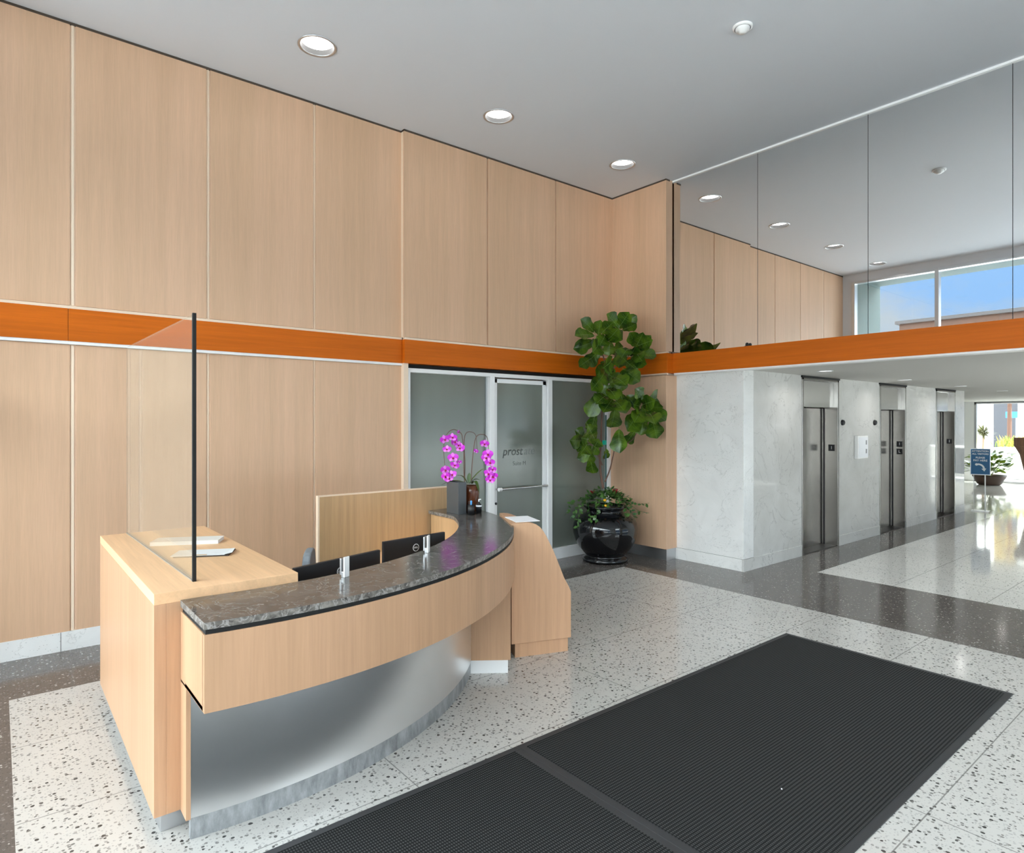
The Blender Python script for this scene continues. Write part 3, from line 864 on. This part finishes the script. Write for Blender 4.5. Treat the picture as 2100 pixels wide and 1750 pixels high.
# ---- papers on the side desk
ps = thing('paper_stack', 'white stack of paper lying on the side desk behind the glass screen', 'paper', tuple(Vector(P(378, 1118, 1.12))+Vector((0, 0, 0))), rad(-30))
b = MB(); b.box(-.20, .20, -.0, .16, 0, .022); b.build('pages', M['paper'], ps)
b = MB(); b.box(-.202, .202, -.002, .162, .022, .024); b.build('cover_sheet', M['trim_white'], ps)
ps.rotation_euler = (0, 0, rad(-27))
cb = thing('clipboard', 'dark clipboard with white sheets lying on the side desk in front of the paper stack', 'clipboard', P(412, 1143, 1.12), rad(-27))
b = MB(); b.box(-.15, .15, 0, .19, 0, .007); b.build('board', new_mat('dark_board', (.03, .015, .01), .4), cb, .002)
b = MB(); b.box(-.165, .125, .006, .185, .007, .010); b.add([(.125, .006, .010), (.165, .02, .016), (.15, .175, .014), (.125, .185, .010)], [(0, 1, 2, 3)]); b.build('sheets', M['paper'], cb)
b = MB(); b.box(-.03, .03, .002, .014, .010, .014); b.build('clip', M['chrome'], cb)
pw = P(1010, 1057, 1.09); pw2 = P(1068, 1066, 1.09)
b = MB(); b.box(-.105, .105, -.145, .145, 0, .004)
ob = b.build('paper_sheet', M['paper']); ob.location = (3.41, 4.05, 1.0905); ob.rotation_euler = (0, 0, rad(-20))
tag(ob, 'single white sheet lying on the end cabinet top beside the granite', 'paper')

# ---- things at the far end of the granite
vz = thing('planter_box', 'dark grey upright stone planter box on the granite in front of the orchid', 'box', (*P(940, 1056, 1.075)[:2], 1.075), rad(-2))
bx_, by_ = .085, .20
sl = new_mat('slate_grey', (.075, .082, .088), .45)
b = MB(); b.box(0, .012, 0, by_, 0, .285); b.box(bx_-.012, bx_, 0, by_, 0, .285); b.box(.012, bx_-.012, 0, .012, 0, .285); b.box(.012, bx_-.012, by_-.012, by_, 0, .285); b.box(.012, bx_-.012, .012, by_-.012, 0, .012)
b.build('shell', sl, vz, .0015)
b = MB(); b.box(.012, bx_-.012, .012, by_-.012, .20, .22); b.build('soil', M['soil'], vz)

oc = P(966, 1050, 1.075)
orc = thing('potted_orchid', 'magenta moth orchid with two arching stems in a brown pot', 'orchid', oc)
b = MB(); b.lathe([(.0001, 0), (.045, 0), (.052, .01), (.072, .10), (.078, .19), (.074, .245), (.066, .245), (.066, .22)], n=32); b.build('pot', M['brown_glaze'], orc)
b = MB(); b.lathe([(.07, .225), (.0001, .235)], n=24); b.build('moss', M['soil'], orc)
vr = Vector((c_, -s_, 0)); vf = Vector((s_, c_, 0)); up = Vector((0, 0, 1))
def strap_leaf(b, base, tip, wdt, lift, mi=0):
    base = Vector(base); tip = Vector(tip); n = 8; d = (tip-base); sd = d.cross(up).normalized() if d.cross(up).length > 1e-4 else vr
    vs = []
    for i in range(n+1):
        u = i/n; p = base+d*u+up*lift*4*u*(1-u); wd = wdt*(math.sin(PI*min(1, u*.9+.1))**.6)*(1 if u < 1 else 0)
        vs += [p-sd*wd+up*.15*wd, p-up*.1*wd, p+sd*wd+up*.15*wd]
    fs = []
    for i in range(n): fs += [(3*i, 3*i+1, 3*i+4, 3*i+3), (3*i+1, 3*i+2, 3*i+5, 3*i+4)]
    b.add(vs, fs, mi, True)
b = MB(); D0 = 5.8; sc_ = D0/F
def OP(px, py, dz=0):       # local point of the orchid from its outline, with depth dz towards the back
    return vr*((px-966)*sc_)+up*((1050-py)*sc_)+vf*dz
for (bx, by, tx, ty, wd, li, dz) in ((962, 992, 995, 960, .022, .02, .05), (958, 990, 938, 975, .02, .03, -.05), (960, 994, 898, 1000, .024, .05, .02), (968, 992, 984, 1010, .022, .06, -.06),
        (964, 990, 985, 985, .025, .02, .0), (962, 990, 962, 970, .02, .0, .03), (962, 992, 910, 1012, .02, .05, -.02)):
    strap_leaf(b, OP(bx, by), OP(tx, ty, dz), wd, li)
b.build('leaves', M['orchid_leaf'], orc)
def smooth_path(pts, n=6):
    out = []
    pts = [Vector(p) for p in pts]; q = [pts[0]]+pts+[pts[-1]]
    for i in range(1, len(q)-2):
        for k in range(n):
            u = k/n; a, b_, c, d = q[i-1], q[i], q[i+1], q[i+2]
            out.append(.5*((2*b_)+(-a+c)*u+(2*a-5*b_+4*c-d)*u*u+(-a+3*b_-3*c+d)*u**3))
    out.append(pts[-1]); return out
stems = [
 [(953, 990, .0), (951, 960, .0), (951, 925, .01), (948, 900, .02), (945, 887, .0), (930, 880, -.02), (917, 890, -.05), (911, 915, -.06), (913, 950, -.06), (915, 982, -.06)],
 [(953, 985, .0), (953, 950, .02), (951, 905, .05), (955, 888, .05), (965, 885, .06), (975, 893, .07), (978, 925, .08)],
 [(966, 990, .0), (968, 955, .0), (972, 915, .01), (977, 895, .02), (987, 890, .02), (999, 896, .0), (1003, 925, -.02), (1008, 960, -.03), (1012, 985, -.03)]]
for st in stems:
    b = MB(); b.tube(smooth_path([OP(x, y, z) for x, y, z in st]), .0045, 7, r2=.0022); b.build('stem', M['orchid_stem'], orc)
# one blossom
fb = MB()
def petal(b, ang, ln, wd, mi, lift=.1):
    n = 6; vs = []; d = Vector((math.cos(ang), 0, math.sin(ang))); s2 = Vector((-math.sin(ang), 0, math.cos(ang)))
    for i in range(n+1):
        u = i/n; p = d*ln*u+Vector((0, -lift*ln*u*u, 0)); w2 = wd*math.sin(PI*min(.999, u*.82+.12))**.8
        vs += [p-s2*w2+Vector((0, .15*w2, 0)), p+Vector((0, -.1*w2, 0)), p+s2*w2+Vector((0, .15*w2, 0))]
    fs = []
    for i in range(n): fs += [(3*i, 3*i+1, 3*i+4, 3*i+3), (3*i+1, 3*i+2, 3*i+5, 3*i+4)]
    b.add(vs, fs, mi, True)
petal(fb, rad(8), .042, .024, 0, .12); petal(fb, rad(172), .042, .024, 0, .12)
petal(fb, rad(90), .036, .015, 2, .2); petal(fb, rad(222), .036, .014, 2, .2); petal(fb, rad(318), .036, .014, 2, .2)
petal(fb, rad(270), .020, .011, 1, -.9); fb.ball((0, -.008, -.006), .0085, 10, 1)
bl = None
blooms = [(913, 900, -.07, 20), (928, 896, -.03, 10), (918, 920, -.07, -5), (932, 905, -.02, 30), (940, 912, .0, 15), (944, 918, .01, -20), (930, 937, -.05, 0), (933, 953, -.05, 10),
          (928, 972, -.05, 0), (915, 975, -.06, -20), (914, 962, -.06, 15), (922, 980, -.06, 5), (940, 885, -.02, 40), (942, 947, .0, 0),
          (994, 909, -.02, 10), (1001, 930, -.03, 0), (998, 937, -.02, -15), (1005, 948, -.03, 10), (1010, 962, -.03, 15), (1003, 970, -.03, -10), (1011, 976, -.03, 5), (1006, 983, -.03, -5), (975, 925, .07, 0)]
for i, (x, y, dz, rz) in enumerate(blooms):
    if bl is None:
        bl = fb.build('blossom', [M['magenta'], M['orchid_lip'], M['magenta_pale']], orc); q = bl
    else:
        q = bl.copy(); COL.objects.link(q); q.parent = orc
    q.location = OP(x, y, dz); q.rotation_euler = (rad(random.uniform(-25, 20)), rad(random.uniform(-25, 25)), -math.atan2(s_, c_)+rad(rz*1.6))
    s = random.uniform(1.0, 1.25)*(.55 if i in (12, 22, 13) else 1); q.scale = (s, s, s)

pc = thing('pen_cup', 'small black pen cup with a blue marker at the foot of the orchid', 'cup', P(966, 1056, 1.075))
b = MB(); b.lathe([(.0001, 0), (.03, 0), (.032, .09), (.027, .09), (.027, .01)], n=24); b.build('cup', M['black'], pc)
b = MB(); b.tube([(.0, 0, .01), (.002, 0, .115)], .008, 8); b.ball((.002, 0, .118), .0095, 10); b.build('marker', new_mat('blue_cap', (.10, .38, .80), .4), pc)
b = MB(); b.tube([(-.01, .01, .01), (-.016, .012, .12)], .004, 6); b.build('pen', M['black'], pc)
bt = thing('sanitizer_bottle', 'small black pump bottle with a white band, right of the pen cup', 'bottle', P(982, 1053, 1.075))
b = MB(); b.lathe([(.0001, 0), (.026, 0), (.027, .07), (.022, .085), (.010, .09), (.009, .105), (.0001, .106)], n=24); b.build('body', M['black'], bt)
b = MB(); b.lathe([(.0278, .062), (.0278, .076)], n=24); b.build('band', M['paper'], bt)
b = MB(); b.tube([(0, 0, .10), (0, 0, .125), (.018, -.008, .126)], .0055, 8); b.build('pump', M['paper'], bt)

# ================================================================== FLOOR MATS
def floor_mat(x0, x1, y0, y1, lab):
    e = thing('floor_mat', lab, 'mat', ((x0+x1)/2, (y0+y1)/2, 0), group='charcoal entrance mats')
    hx, hy = (x1-x0)/2, (y1-y0)/2; bw = .045
    b = MB(); b.box(-hx+bw, hx-bw, -hy+bw, hy-bw, .001, .010); b.build('carpet', M['mat'], e)
    b = MB()
    for (a0, a1, c0, c1) in ((-hx, hx, -hy, -hy+bw), (-hx, hx, hy-bw, hy), (-hx, -hx+bw, -hy+bw, hy-bw), (hx-bw, hx, -hy+bw, hy-bw)): b.box(a0, a1, c0, c1, .0005, .006)
    b.build('border', M['rubber'], e, .002)
floor_mat(2.3555, 5.507, 1.205, 2.85, 'large charcoal ribbed floor mat on light terrazzo, the farther of two')
floor_mat(-.30, 2.3545, 1.205, 2.85, 'charcoal ribbed floor mat nearest the camera, cut off by the picture bottom')
b = MB(); b.box(-.005, .005, -.003, .003, 0, .002); ob = b.build('paper_scrap', M['paper']); q = P(1603, 1619, .01); ob.location = (q[0], q[1], .0105); ob.rotation_euler = (0, 0, .6)
tag(ob, 'tiny white scrap lying on the farther charcoal floor mat', 'scrap')

# ================================================================== FIG TREE
TP = (6.49, 5.93, 0)
ft = thing('potted_fig_tree', 'tall fiddle-leaf fig tree in a glossy black round pot in the corner', 'potted tree', TP)
b = MB()
b.lathe([(.0001, 0), (.27, 0), (.305, .012), (.315, .035), (.30, .06), (.27, .075), (.262, .09), (.30, .13), (.36, .20), (.41, .29), (.44, .39), (.445, .46), (.43, .53), (.39, .59), (.33, .635), (.275, .66), (.25, .685), (.25, .705), (.285, .735), (.30, .75), (.295, .765), (.26, .765), (.24, .74), (.235, .70)], n=64)
b.build('pot', M['pot_black'], ft)
b = MB(); b.lathe([(.24, .71), (.12, .74), (.0001, .75)], n=32); b.build('soil', M['soil'], ft)
DT = 8.75; kk = DT/F; TPv = Vector(TP)
def TW(px, py, dz=0): return W(px, py, DT+dz)-TPv
def c3(x, y, dz=0): return TW(1100+x/5.834, 620+y/5.834, dz)
trunk = [[(800, 2230, 0), (775, 2080, 0), (760, 1900, 0), (775, 1650, 0), (780, 1450, 0), (800, 1200, 0), (850, 1000, 0), (900, 800, 0), (950, 600, 0), (985, 320, 0)],
         [(820, 2150, 0), (880, 2000, .05), (920, 1830, .1), (960, 1700, .1), (1100, 1680, .05), (1200, 1560, 0), (1270, 1250, 0)],
         [(790, 1950, 0), (720, 1800, -.05), (650, 1700, -.1), (570, 1650, -.1)],
         [(900, 800, 0), (1050, 700, .0), (1190, 530, .0)], [(880, 900, 0), (800, 650, -.08), (720, 400, -.12)]]
b = MB()
for i, tr in enumerate(trunk): b.tube(smooth_path([c3(*p) for p in tr], 4), .017 if i == 0 else .010, 8, r2=.006)
b.build('trunk', M['bark'], ft)
b = MB(); b.tube([c3(830, 2240, .05), c3(830, 1350, .05)], .012, 8); b.build('stake', new_mat('green_stake', (.04, .10, .09), .5), ft)
b = MB(); b.box(-.02, .02, -.02, .02, -.03, .03); q = b.build('plant_tie', new_mat('teal_tie', (.0, .45, .32), .4), ft); q.location = c3(815, 1680, -.02)
leaves = [((985,320),(850,130),1),((985,310),(1080,150),1),((1010,310),(1180,175),.7),((1030,330),(1170,280),.6),((690,360),(520,215),.8),((690,400),(450,410),.8),
((680,470),(430,570),1.),((740,400),(750,240),.8),((780,370),(890,270),.9),((820,360),(990,370),.7),((760,560),(590,740),1.15),((880,470),(860,650),1.1),
((1190,530),(1090,380),.9),((1190,530),(1240,390),.9),((1200,520),(1350,415),.6),((1200,530),(1350,480),.7),((1180,560),(1340,520),.7),((1110,640),(1160,545),.7),
((1150,620),(1410,660),.9),((1130,660),(1290,760),.8),((980,640),(960,800),.9),((1060,700),(1190,830),1.),((640,680),(500,780),.8),((830,740),(700,890),1.),
((900,760),(850,950),1.),((1040,800),(1220,960),1.1),((980,860),(1010,1070),1.),((790,880),(640,1060),.9),((830,950),(770,1130),1.),((890,970),(890,1170),1.1),
((770,1070),(630,1370),1.1),((910,1160),(780,1320),1.1),((940,1260),(900,1500),1.25),((1010,1090),(1080,1330),1.),((720,1310),(670,1510),.8),((600,1450),(650,1580),.7),
((1270,1210),(1190,1030),1.),((1310,1220),(1510,1100),1.),((1300,1260),(1480,1260),.8),((1330,1280),(1530,1420),1.),((1280,1250),(1290,1440),1.1),((1210,1290),(1090,1110),.7),
((1200,1330),(1060,1540),1.25),((1290,1400),(1230,1590),1.2),((1390,1400),(1420,1630),1.25),((1180,1540),(1090,1680),.8),((990,1520),(1010,1810),1.15),
((580,1650),(390,1650),1.),((570,1630),(450,1530),.9),((590,1690),(470,1780),1.),((700,1650),(600,1480),.8),((660,1740),(490,1870),1.),((650,1760),(590,1890),.9),
((640,1840),(690,2050),.8),((720,1680),(660,1820),.7),((830,1750),(835,1880),.6),
((950,700),(800,800),1.),((900,600),(1000,560),.8),((960,900),(1100,880),1.),((850,850),(960,980),1.),((1130,1350),(1170,1540),1.1),((860,1080),(1000,1130),.9),((1000,500),(940,620),.8),((760,480),(640,560),.9),((620,1600),(560,1700),.8),((1350,1340),(1250,1420),.9)]
fl = MB(); fv = MB()
def fig_leaf(base, tip, sz, rnd):
    base = Vector(base); tip = Vector(tip); d = tip-base; L0 = d.length; L1 = max(L0*1.08, .24+.06*rnd.random())
    if L1 > L0: d = d+vf*(-math.sqrt(max(0, L1*L1-L0*L0)))*rnd.choice((1, 1, .8, -.5))
    Ln = d.length; dn = d.normalized(); view = vf
    side = dn.cross(view)
    if side.length < .1: side = vr.copy()
    side.normalize(); nrm = side.cross(dn).normalized()
    roll = rnd.uniform(-.55, .55); side = (Matrix.Rotation(roll, 3, dn) @ side).normalized(); nrm = side.cross(dn).normalized()
    if nrm.dot(view) > 0: nrm = -nrm
    wmax = .090*sz+.24*Ln*.5*.45; n = 10; vs = []; vv = []
    droop = rnd.uniform(.05, .16)*Ln
    shape = [0.05, .30, .50, .60, .66, .78, .93, 1.0, .95, .68, .06]
    for i in range(n+1):
        u = i/n; p = base+dn*Ln*u+nrm*(droop*(4*u*(1-u)*.6)-.0)
        wd = wmax*shape[i]; wv = math.sin(u*19+rnd.random()*.6)*.010
        for k, t2 in enumerate((-1, -.55, 0, .55, 1)):
            z = abs(t2)*wd*.32-(wd*.05 if t2 == 0 else 0)+(wv*(1 if t2 < 0 else -1) if abs(t2) == 1 else 0)
            vs.append(p+side*wd*t2+nrm*z)
        vv.append(p+nrm*(-wd*.05+.0012))
    fs = [(5*i+k, 5*i+k+1, 5*i+6+k, 5*i+5+k) for i in range(n) for k in range(4)]
    fl.add(vs, fs, 0, True)
    for i in range(n):
        a, c2 = vv[i], vv[i+1]; hw = .0028*(1-i/n)+.001
        fl.add([a-side*hw, a+side*hw, c2+side*hw*.9, c2-side*hw*.9], [(0, 1, 2, 3)], 1)
    for i in (2, 4, 6, 7):
        for sg in (0, 4):
            a = vs[5*i+2]+nrm*.0016; e2 = vs[5*min(i+2, n)+sg]*.9+a*.1+nrm*.0016; mid = vs[5*min(i+1, n)+(1 if sg == 0 else 3)]+nrm*.0022
            sdv = dn*.0011
            fl.add([a-sdv, a+sdv, mid+sdv, mid-sdv, e2], [(0, 1, 2, 3), (3, 2, 4)], 1)
    fl.tube([base-dn*.03, base+dn*.01], .003, 5, 1)
rnd = random.Random(11)
extra = [((820,400),(760,520)),((900,420),(1010,470)),((1100,560),(1030,660)),((1190,600),(1250,720)),((730,480),(650,620)),((960,600),(1060,720)),((900,680),(780,800)),((850,450),(960,330)),
 ((820,820),(720,960)),((930,900),(1060,1010)),((860,1040),(950,1180)),((830,1120),(700,1220)),((940,1180),(1030,1300)),((1250,1300),(1150,1440)),((1340,1330),(1390,1460)),((1270,1230),(1400,1180)),((1230,1250),(1130,1230)),((600,1680),(520,1800)),((700,1720),(760,1640)),((620,1640),(520,1620))]
for a, t2 in extra:
    dz = rnd.uniform(-.62, -.30)
    fig_leaf(c3(a[0], a[1], dz*.45), c3(t2[0], t2[1], dz), 1.0, rnd)
for i, (a, t2, sz) in enumerate(leaves):
    dz = rnd.uniform(-.34, .16)
    if i >= 56: dz = rnd.uniform(.02, .2)
    fig_leaf(c3(a[0], a[1], dz*.4), c3(t2[0], t2[1], dz), sz, rnd)
fo = fl.build('foliage', [M['leaf'], M['vein']], ft)
# trailing plants in the pot
iv = MB(); rnd = random.Random(5)
def small_leaf(b, p, d, nrm, ln, wd, mi=0):
    d = Vector(d).normalized(); nrm = Vector(nrm); s2 = d.cross(nrm).normalized(); nn2 = s2.cross(d)
    p = Vector(p); vs = [p, p+d*ln*.35+s2*wd+nn2*.004, p+d*ln*.35-s2*wd+nn2*.004, p+d*ln*.75+s2*wd*.7, p+d*ln*.75-s2*wd*.7, p+d*ln, p+d*ln*.4]
    b.add(vs, [(0, 1, 6), (0, 6, 2), (1, 3, 5, 6), (6, 5, 4, 2)], mi, True)
for i in range(420):
    a = rnd.uniform(0, 2*PI); r = .30*math.sqrt(rnd.random()); z = .78+.17*(1-(r/.33)**2)+rnd.uniform(-.05, .05)
    out = Vector((math.cos(a), math.sin(a), 0)); p = out*r+Vector((0, 0, z))
    d = out*rnd.uniform(.2, 1)+Vector((rnd.uniform(-.5, .5), rnd.uniform(-.5, .5), rnd.uniform(-.4, .6)))
    small_leaf(iv, p, d, (rnd.uniform(-.4, .4), rnd.uniform(-.4, .4), 1), rnd.uniform(.045, .085), rnd.uniform(.014, .026))
def vine(px_pts, n):
    pts = smooth_path([TW(1100+x/5.834, 900+y/5.834, dz) for x, y, dz in px_pts], 6); iv.tube(pts, .0022, 5)
    for i in range(n):
        p = pts[int(i/n*(len(pts)-1))]; 
        small_leaf(iv, p, (rnd.uniform(-1, 1), rnd.uniform(-1, 1), rnd.uniform(-.8, .2)), (rnd.uniform(-1, 0), rnd.uniform(-1, 0), .6), rnd.uniform(.04, .07), rnd.uniform(.014, .026))
vine([(560, 700, 0), (420, 780, -.1), (340, 920, -.1)], 8); vine([(560, 750, 0), (470, 850, -.2), (420, 960, -.2)], 8)
vine([(1100, 700, 0), (1200, 780, -.1), (1350, 770, -.05)], 10); vine([(1100, 760, 0), (1220, 860, -.1), (1350, 890, -.1)], 10)
vine([(1060, 800, -.1), (1130, 860, -.25), (1180, 990, -.3)], 9); vine([(1000, 800, -.2), (1080, 860, -.3), (1060, 960, -.38)], 9)
vine([(520, 800, -.1), (500, 960, -.3), (490, 1080, -.34)], 10); vine([(620, 800, -.2), (640, 900, -.36), (660, 1000, -.4)], 10)
vine([(730, 780, -.25), (720, 900, -.38), (710, 1000, -.4)], 10); vine([(450, 760, 0), (470, 900, -.15), (450, 980, -.2)], 8)
iv.build('trailing_ivy', M['ivy'], ft)
for (x, y, r) in ((672, 610, .03), (935, 610, .042)):
    b = MB(); rr = random.Random(int(x))
    for k in range(16):
        a = rr.uniform(0, 2*PI); small_leaf(b, (0, 0, 0), (math.cos(a)*.6, math.sin(a)*.6, rr.uniform(.4, 1.2)), (rr.uniform(-1, 1), rr.uniform(-1, 1), .3), r*1.9, r*.35)
    q = b.build('red_flower', M['red'], ft); q.location = TW(1100+x/5.834, 900+(y+50)/5.834, -.1)
for (x, y) in ((820, 735), (830, 800)):
    b = MB(); b.ball((0, 0, 0), .022, 10, sz=.8)
    q = b.build('yellow_flower', M['yellow'], ft); q.location = TW(1100+x/5.834, 900+y/5.834, -.36)

# ================================================================== LOBBY THINGS
sg = thing('floor_sign', 'blue notice sign with a white curved arrow on a thin white post in the lobby', 'sign', (16.37, 4.16, 0), rad(-90)+rad(8))
b = MB(); b.box(-.178, .178, -.008, .008, .775, 1.345); b.build('sign_frame', M['alu'], sg, .003)
b = MB(); b.box(-.165, .165, -.012, -.006, .79, 1.33); pnl = b.build('panel', new_mat('sign_blue', (.004, .10, .24), .4), sg)
sw = new_mat('sign_white', (.75, .78, .80), .5)
for tx, z, s in (('ATTENTION', 1.285, .052), ('ALL VISITORS', 1.225, .048), ('PLEASE', 1.145, .052), ('PAY HERE', 1.085, .056)):
    text_obj('sign_lettering', tx, s, sw, pnl, (0, -.0135, z), (PI/2, 0, 0), 0, 'CENTER', .0006, .001)
b = MB(); ap = []
for i in range(9):
    a = rad(100-i*11.5); ap.append((-.03+.095*math.cos(a)-.0, .90+.105*math.sin(a)))
vs = []
for i, (x, z) in enumerate(ap):
    a = rad(100-i*11.5); wd = .017
    vs += [(x-wd*math.cos(a), -.0145, z-wd*math.sin(a)), (x+wd*math.cos(a), -.0145, z+wd*math.sin(a))]
b.add(vs, [(2*i, 2*i+1, 2*i+3, 2*i+2) for i in range(8)])
ex, ez = ap[-1]; b.add([(ex-.045, -.0145, ez-.005), (ex+.04, -.0145, ez+.005), (ex+.005, -.0145, ez-.06)], [(0, 1, 2)])
b.ball((ap[0][0]-.02, -.0125, ap[0][1]-.004), .026, 12, sy=.1)
b.build('arrow', sw, pnl)
b = MB(); b.tube([(.08, .012, .0), (.08, .012, .79)], .011, 10); b.tube([(-.12, .03, 0), (-.12, .012, .79)], .006, 8); b.build('post', M['trim_white'], sg)
b = MB(); b.box(-.16, .16, -.12, .14, 0, .012); b.build('foot_plate', M['alu'], sg, .003)

def bush(name, label, cat, loc, pot_prof, potm, zr, rx, n, lf, wdt, mats, seed, group=None, spiky=False):
    e = thing(name, label, cat, loc, group=group); r2 = random.Random(seed)
    b = MB(); b.lathe(pot_prof, n=36); b.build('pot', potm, e)
    b = MB()
    for i in range(n):
        a = r2.uniform(0, 2*PI); v_ = r2.random()
        p = Vector((math.cos(a)*rx*v_*.8, math.sin(a)*rx*v_*.8, r2.uniform(*zr)))
        d = Vector((math.cos(a), math.sin(a), r2.uniform(-.4, .9)))
        small_leaf(b, p, d, (r2.uniform(-.6, .2), r2.uniform(-.5, .5), 1), lf*r2.uniform(.7, 1.2), wdt*r2.uniform(.7, 1.2))
    for i in range(9):
        a = 2*PI*i/9; b.tube([(0, 0, zr[0]-.15), (math.cos(a)*rx*.5, math.sin(a)*rx*.5, (zr[0]+zr[1])/2)], .008, 5)
    b.build('foliage', mats, e)
    return e
bush('potted_plant', 'broad-leaved green plant in a brown bowl behind the blue sign', 'potted plant', (23.5, 5.75, 0),
     [(.0001, 0), (.26, 0), (.30, .03), (.40, .22), (.44, .30), (.41, .30), (.38, .24), (.0001, .24)], new_mat('brown_bowl', (.09, .055, .04), .5), (.38, .95), .66, 210, .23, .07,
     leafm('bright_leaf', (.05, .12, .01), (.30, .42, .02)), 3)
# outside the far end
b = MB(); b.box(26.6, 28.4, -3, 6.49, 0, 1.03, 0); b.box(26.5, 26.6, -3, 6.55, 0, .12, 0)
ob = b.build('garden_planter', new_mat('white_stucco', (.82, .78, .72), .8)); tag(ob, 'low white masonry planter outside the far glass doors', 'planter')
b = MB(); r2 = random.Random(9)
for i in range(900):
    x = r2.uniform(26.7, 28.3); y = r2.uniform(2, 6.4)
    small_leaf(b, (x, y, 1.031), (r2.uniform(-.5, .5), r2.uniform(-.5, .5), 1), (r2.uniform(-1, 1), r2.uniform(-1, 1), .2), r2.uniform(.2, .5), r2.uniform(.01, .03), 0 if r2.random() < .75 else 1)
ob = b.build('grasses', [new_mat('yellow_grass', (.62, .52, .10), .7), new_mat('green_grass', (.22, .30, .05), .7)]); tag(ob, 'yellow ornamental grasses growing in the white planter outside', 'grass', kind='stuff')
yc = thing('dracaena', 'spiky dracaena with a thin trunk outside the far glass doors', 'plant', (27.0, 6.77, 0))
b = MB(); b.tube([(0, 0, 0), (.02, .03, .7), (0, 0, 1.45)], .045, 8, r2=.03); b.build('trunk', new_mat('pale_bark', (.35, .24, .16), .9), yc)
b = MB(); r2 = random.Random(21)
for i in range(170):
    a = r2.uniform(0, 2*PI); d = Vector((math.cos(a), math.sin(a), r2.uniform(-.5, 1.1)))
    small_leaf(b, (0, 0, 1.5+r2.uniform(-.12, .12)), d, (0, .2, 1), r2.uniform(.3, .48), .016, 0)
b.build('foliage', leafm('olive_blades', (.06, .06, .015), (.16, .16, .04)), yc)
b = MB(); b.box(28.9, 29.6, 7.11, 7.53, 0, 4, 0)
tag(b.build('pillar', new_mat('sunlit_plaster', (.9, .86, .80), .8)), 'wide white outdoor pillar behind the dracaena', 'pillar')  # plaster's own off-white colour
b = MB(); b.box(28.7, 28.85, 6.03, 6.17, 0, 4, 0)
tag(b.build('pillar', new_mat('white_plaster_b', (.9, .86, .78), .8)), 'narrow white outdoor pillar at the right edge of the far view', 'pillar')
tw = P(2125, 1024, 0)
tp = thing('tapered_planter', 'tall brown planter tapering to its foot at the right picture edge', 'planter', (tw[0], tw[1], 0))
b = MB(); b.lathe([(.0001, 0), (.16, 0), (.17, .02), (.20, .5), (.32, 1.1), (.42, 1.30), (.44, 1.32), (.44, 1.52), (.41, 1.52), (.40, 1.34), (.0001, 1.30)], n=32, smooth=False)
b.build('shell', wood('woven_brown', (.30, .17, .10), (30, 30, 6), .3, .7), tp)
b = MB(); b.lathe([(.20, 0), (.20, .015), (.15, .02)], n=24); b.build('foot', M['black'], tp)
# street beyond
b = MB(); b.box(44, 50, -12, 10.85, 0, 9, 0)
for y in range(-10, 10, 3):
    for z in (1.2, 4.2, 7): b.box(43.95, 44.02, y, y+1.4, z, z+1.6, 1)
tag(b.build('building', [new_mat('grey_facade', (.09, .09, .10), .8), new_mat('dark_windows', (.08, .09, .11), .2)]), 'grey building across the street beyond the far doors', 'building')
for (x, y, hh_, rr_, lab) in ((33, 7.38, 5.5, .10, 'brown street tree trunk just right of the outdoor pillars'), (40, 10.2, 6, .18, 'street tree with tan foliage behind the dracaena')):
    e = thing('street_tree', lab, 'tree', (x, y, 0), group='street trees outside'); r2 = random.Random(int(x))
    b = MB(); b.tube([(0, 0, 0), (.05, 0, hh_*.5), (0, .1, hh_)], rr_, 10, r2=rr_*.5); b.build('trunk', new_mat('brown_bark', (.12, .06, .04), .9), e)
    b = MB()
    for i in range(500):
        a = r2.uniform(0, 2*PI); r = 1.6*math.sqrt(r2.random()); small_leaf(b, (math.cos(a)*r, math.sin(a)*r, hh_*.8+r2.uniform(-1.6, 1.4)), (r2.uniform(-1, 1), r2.uniform(-1, 1), r2.uniform(-1, 1)), (r2.random(), r2.random(), .5), .22, .07)
    b.build('foliage', new_mat('autumn_leaf', (.35, .24, .06), .8), e)
b = MB(); b.box(36, 37.2, 7.76, 8.19, 2.12, 2.40, 0); b.tube([(36.6, 7.9, 0), (36.6, 7.9, 2.2)], .05, 8, 1)
tag(b.build('awning', [new_mat('blue_canvas', (.04, .20, .60), .6), M['alu']]), 'small blue awning on a post beyond the far doors', 'awning')
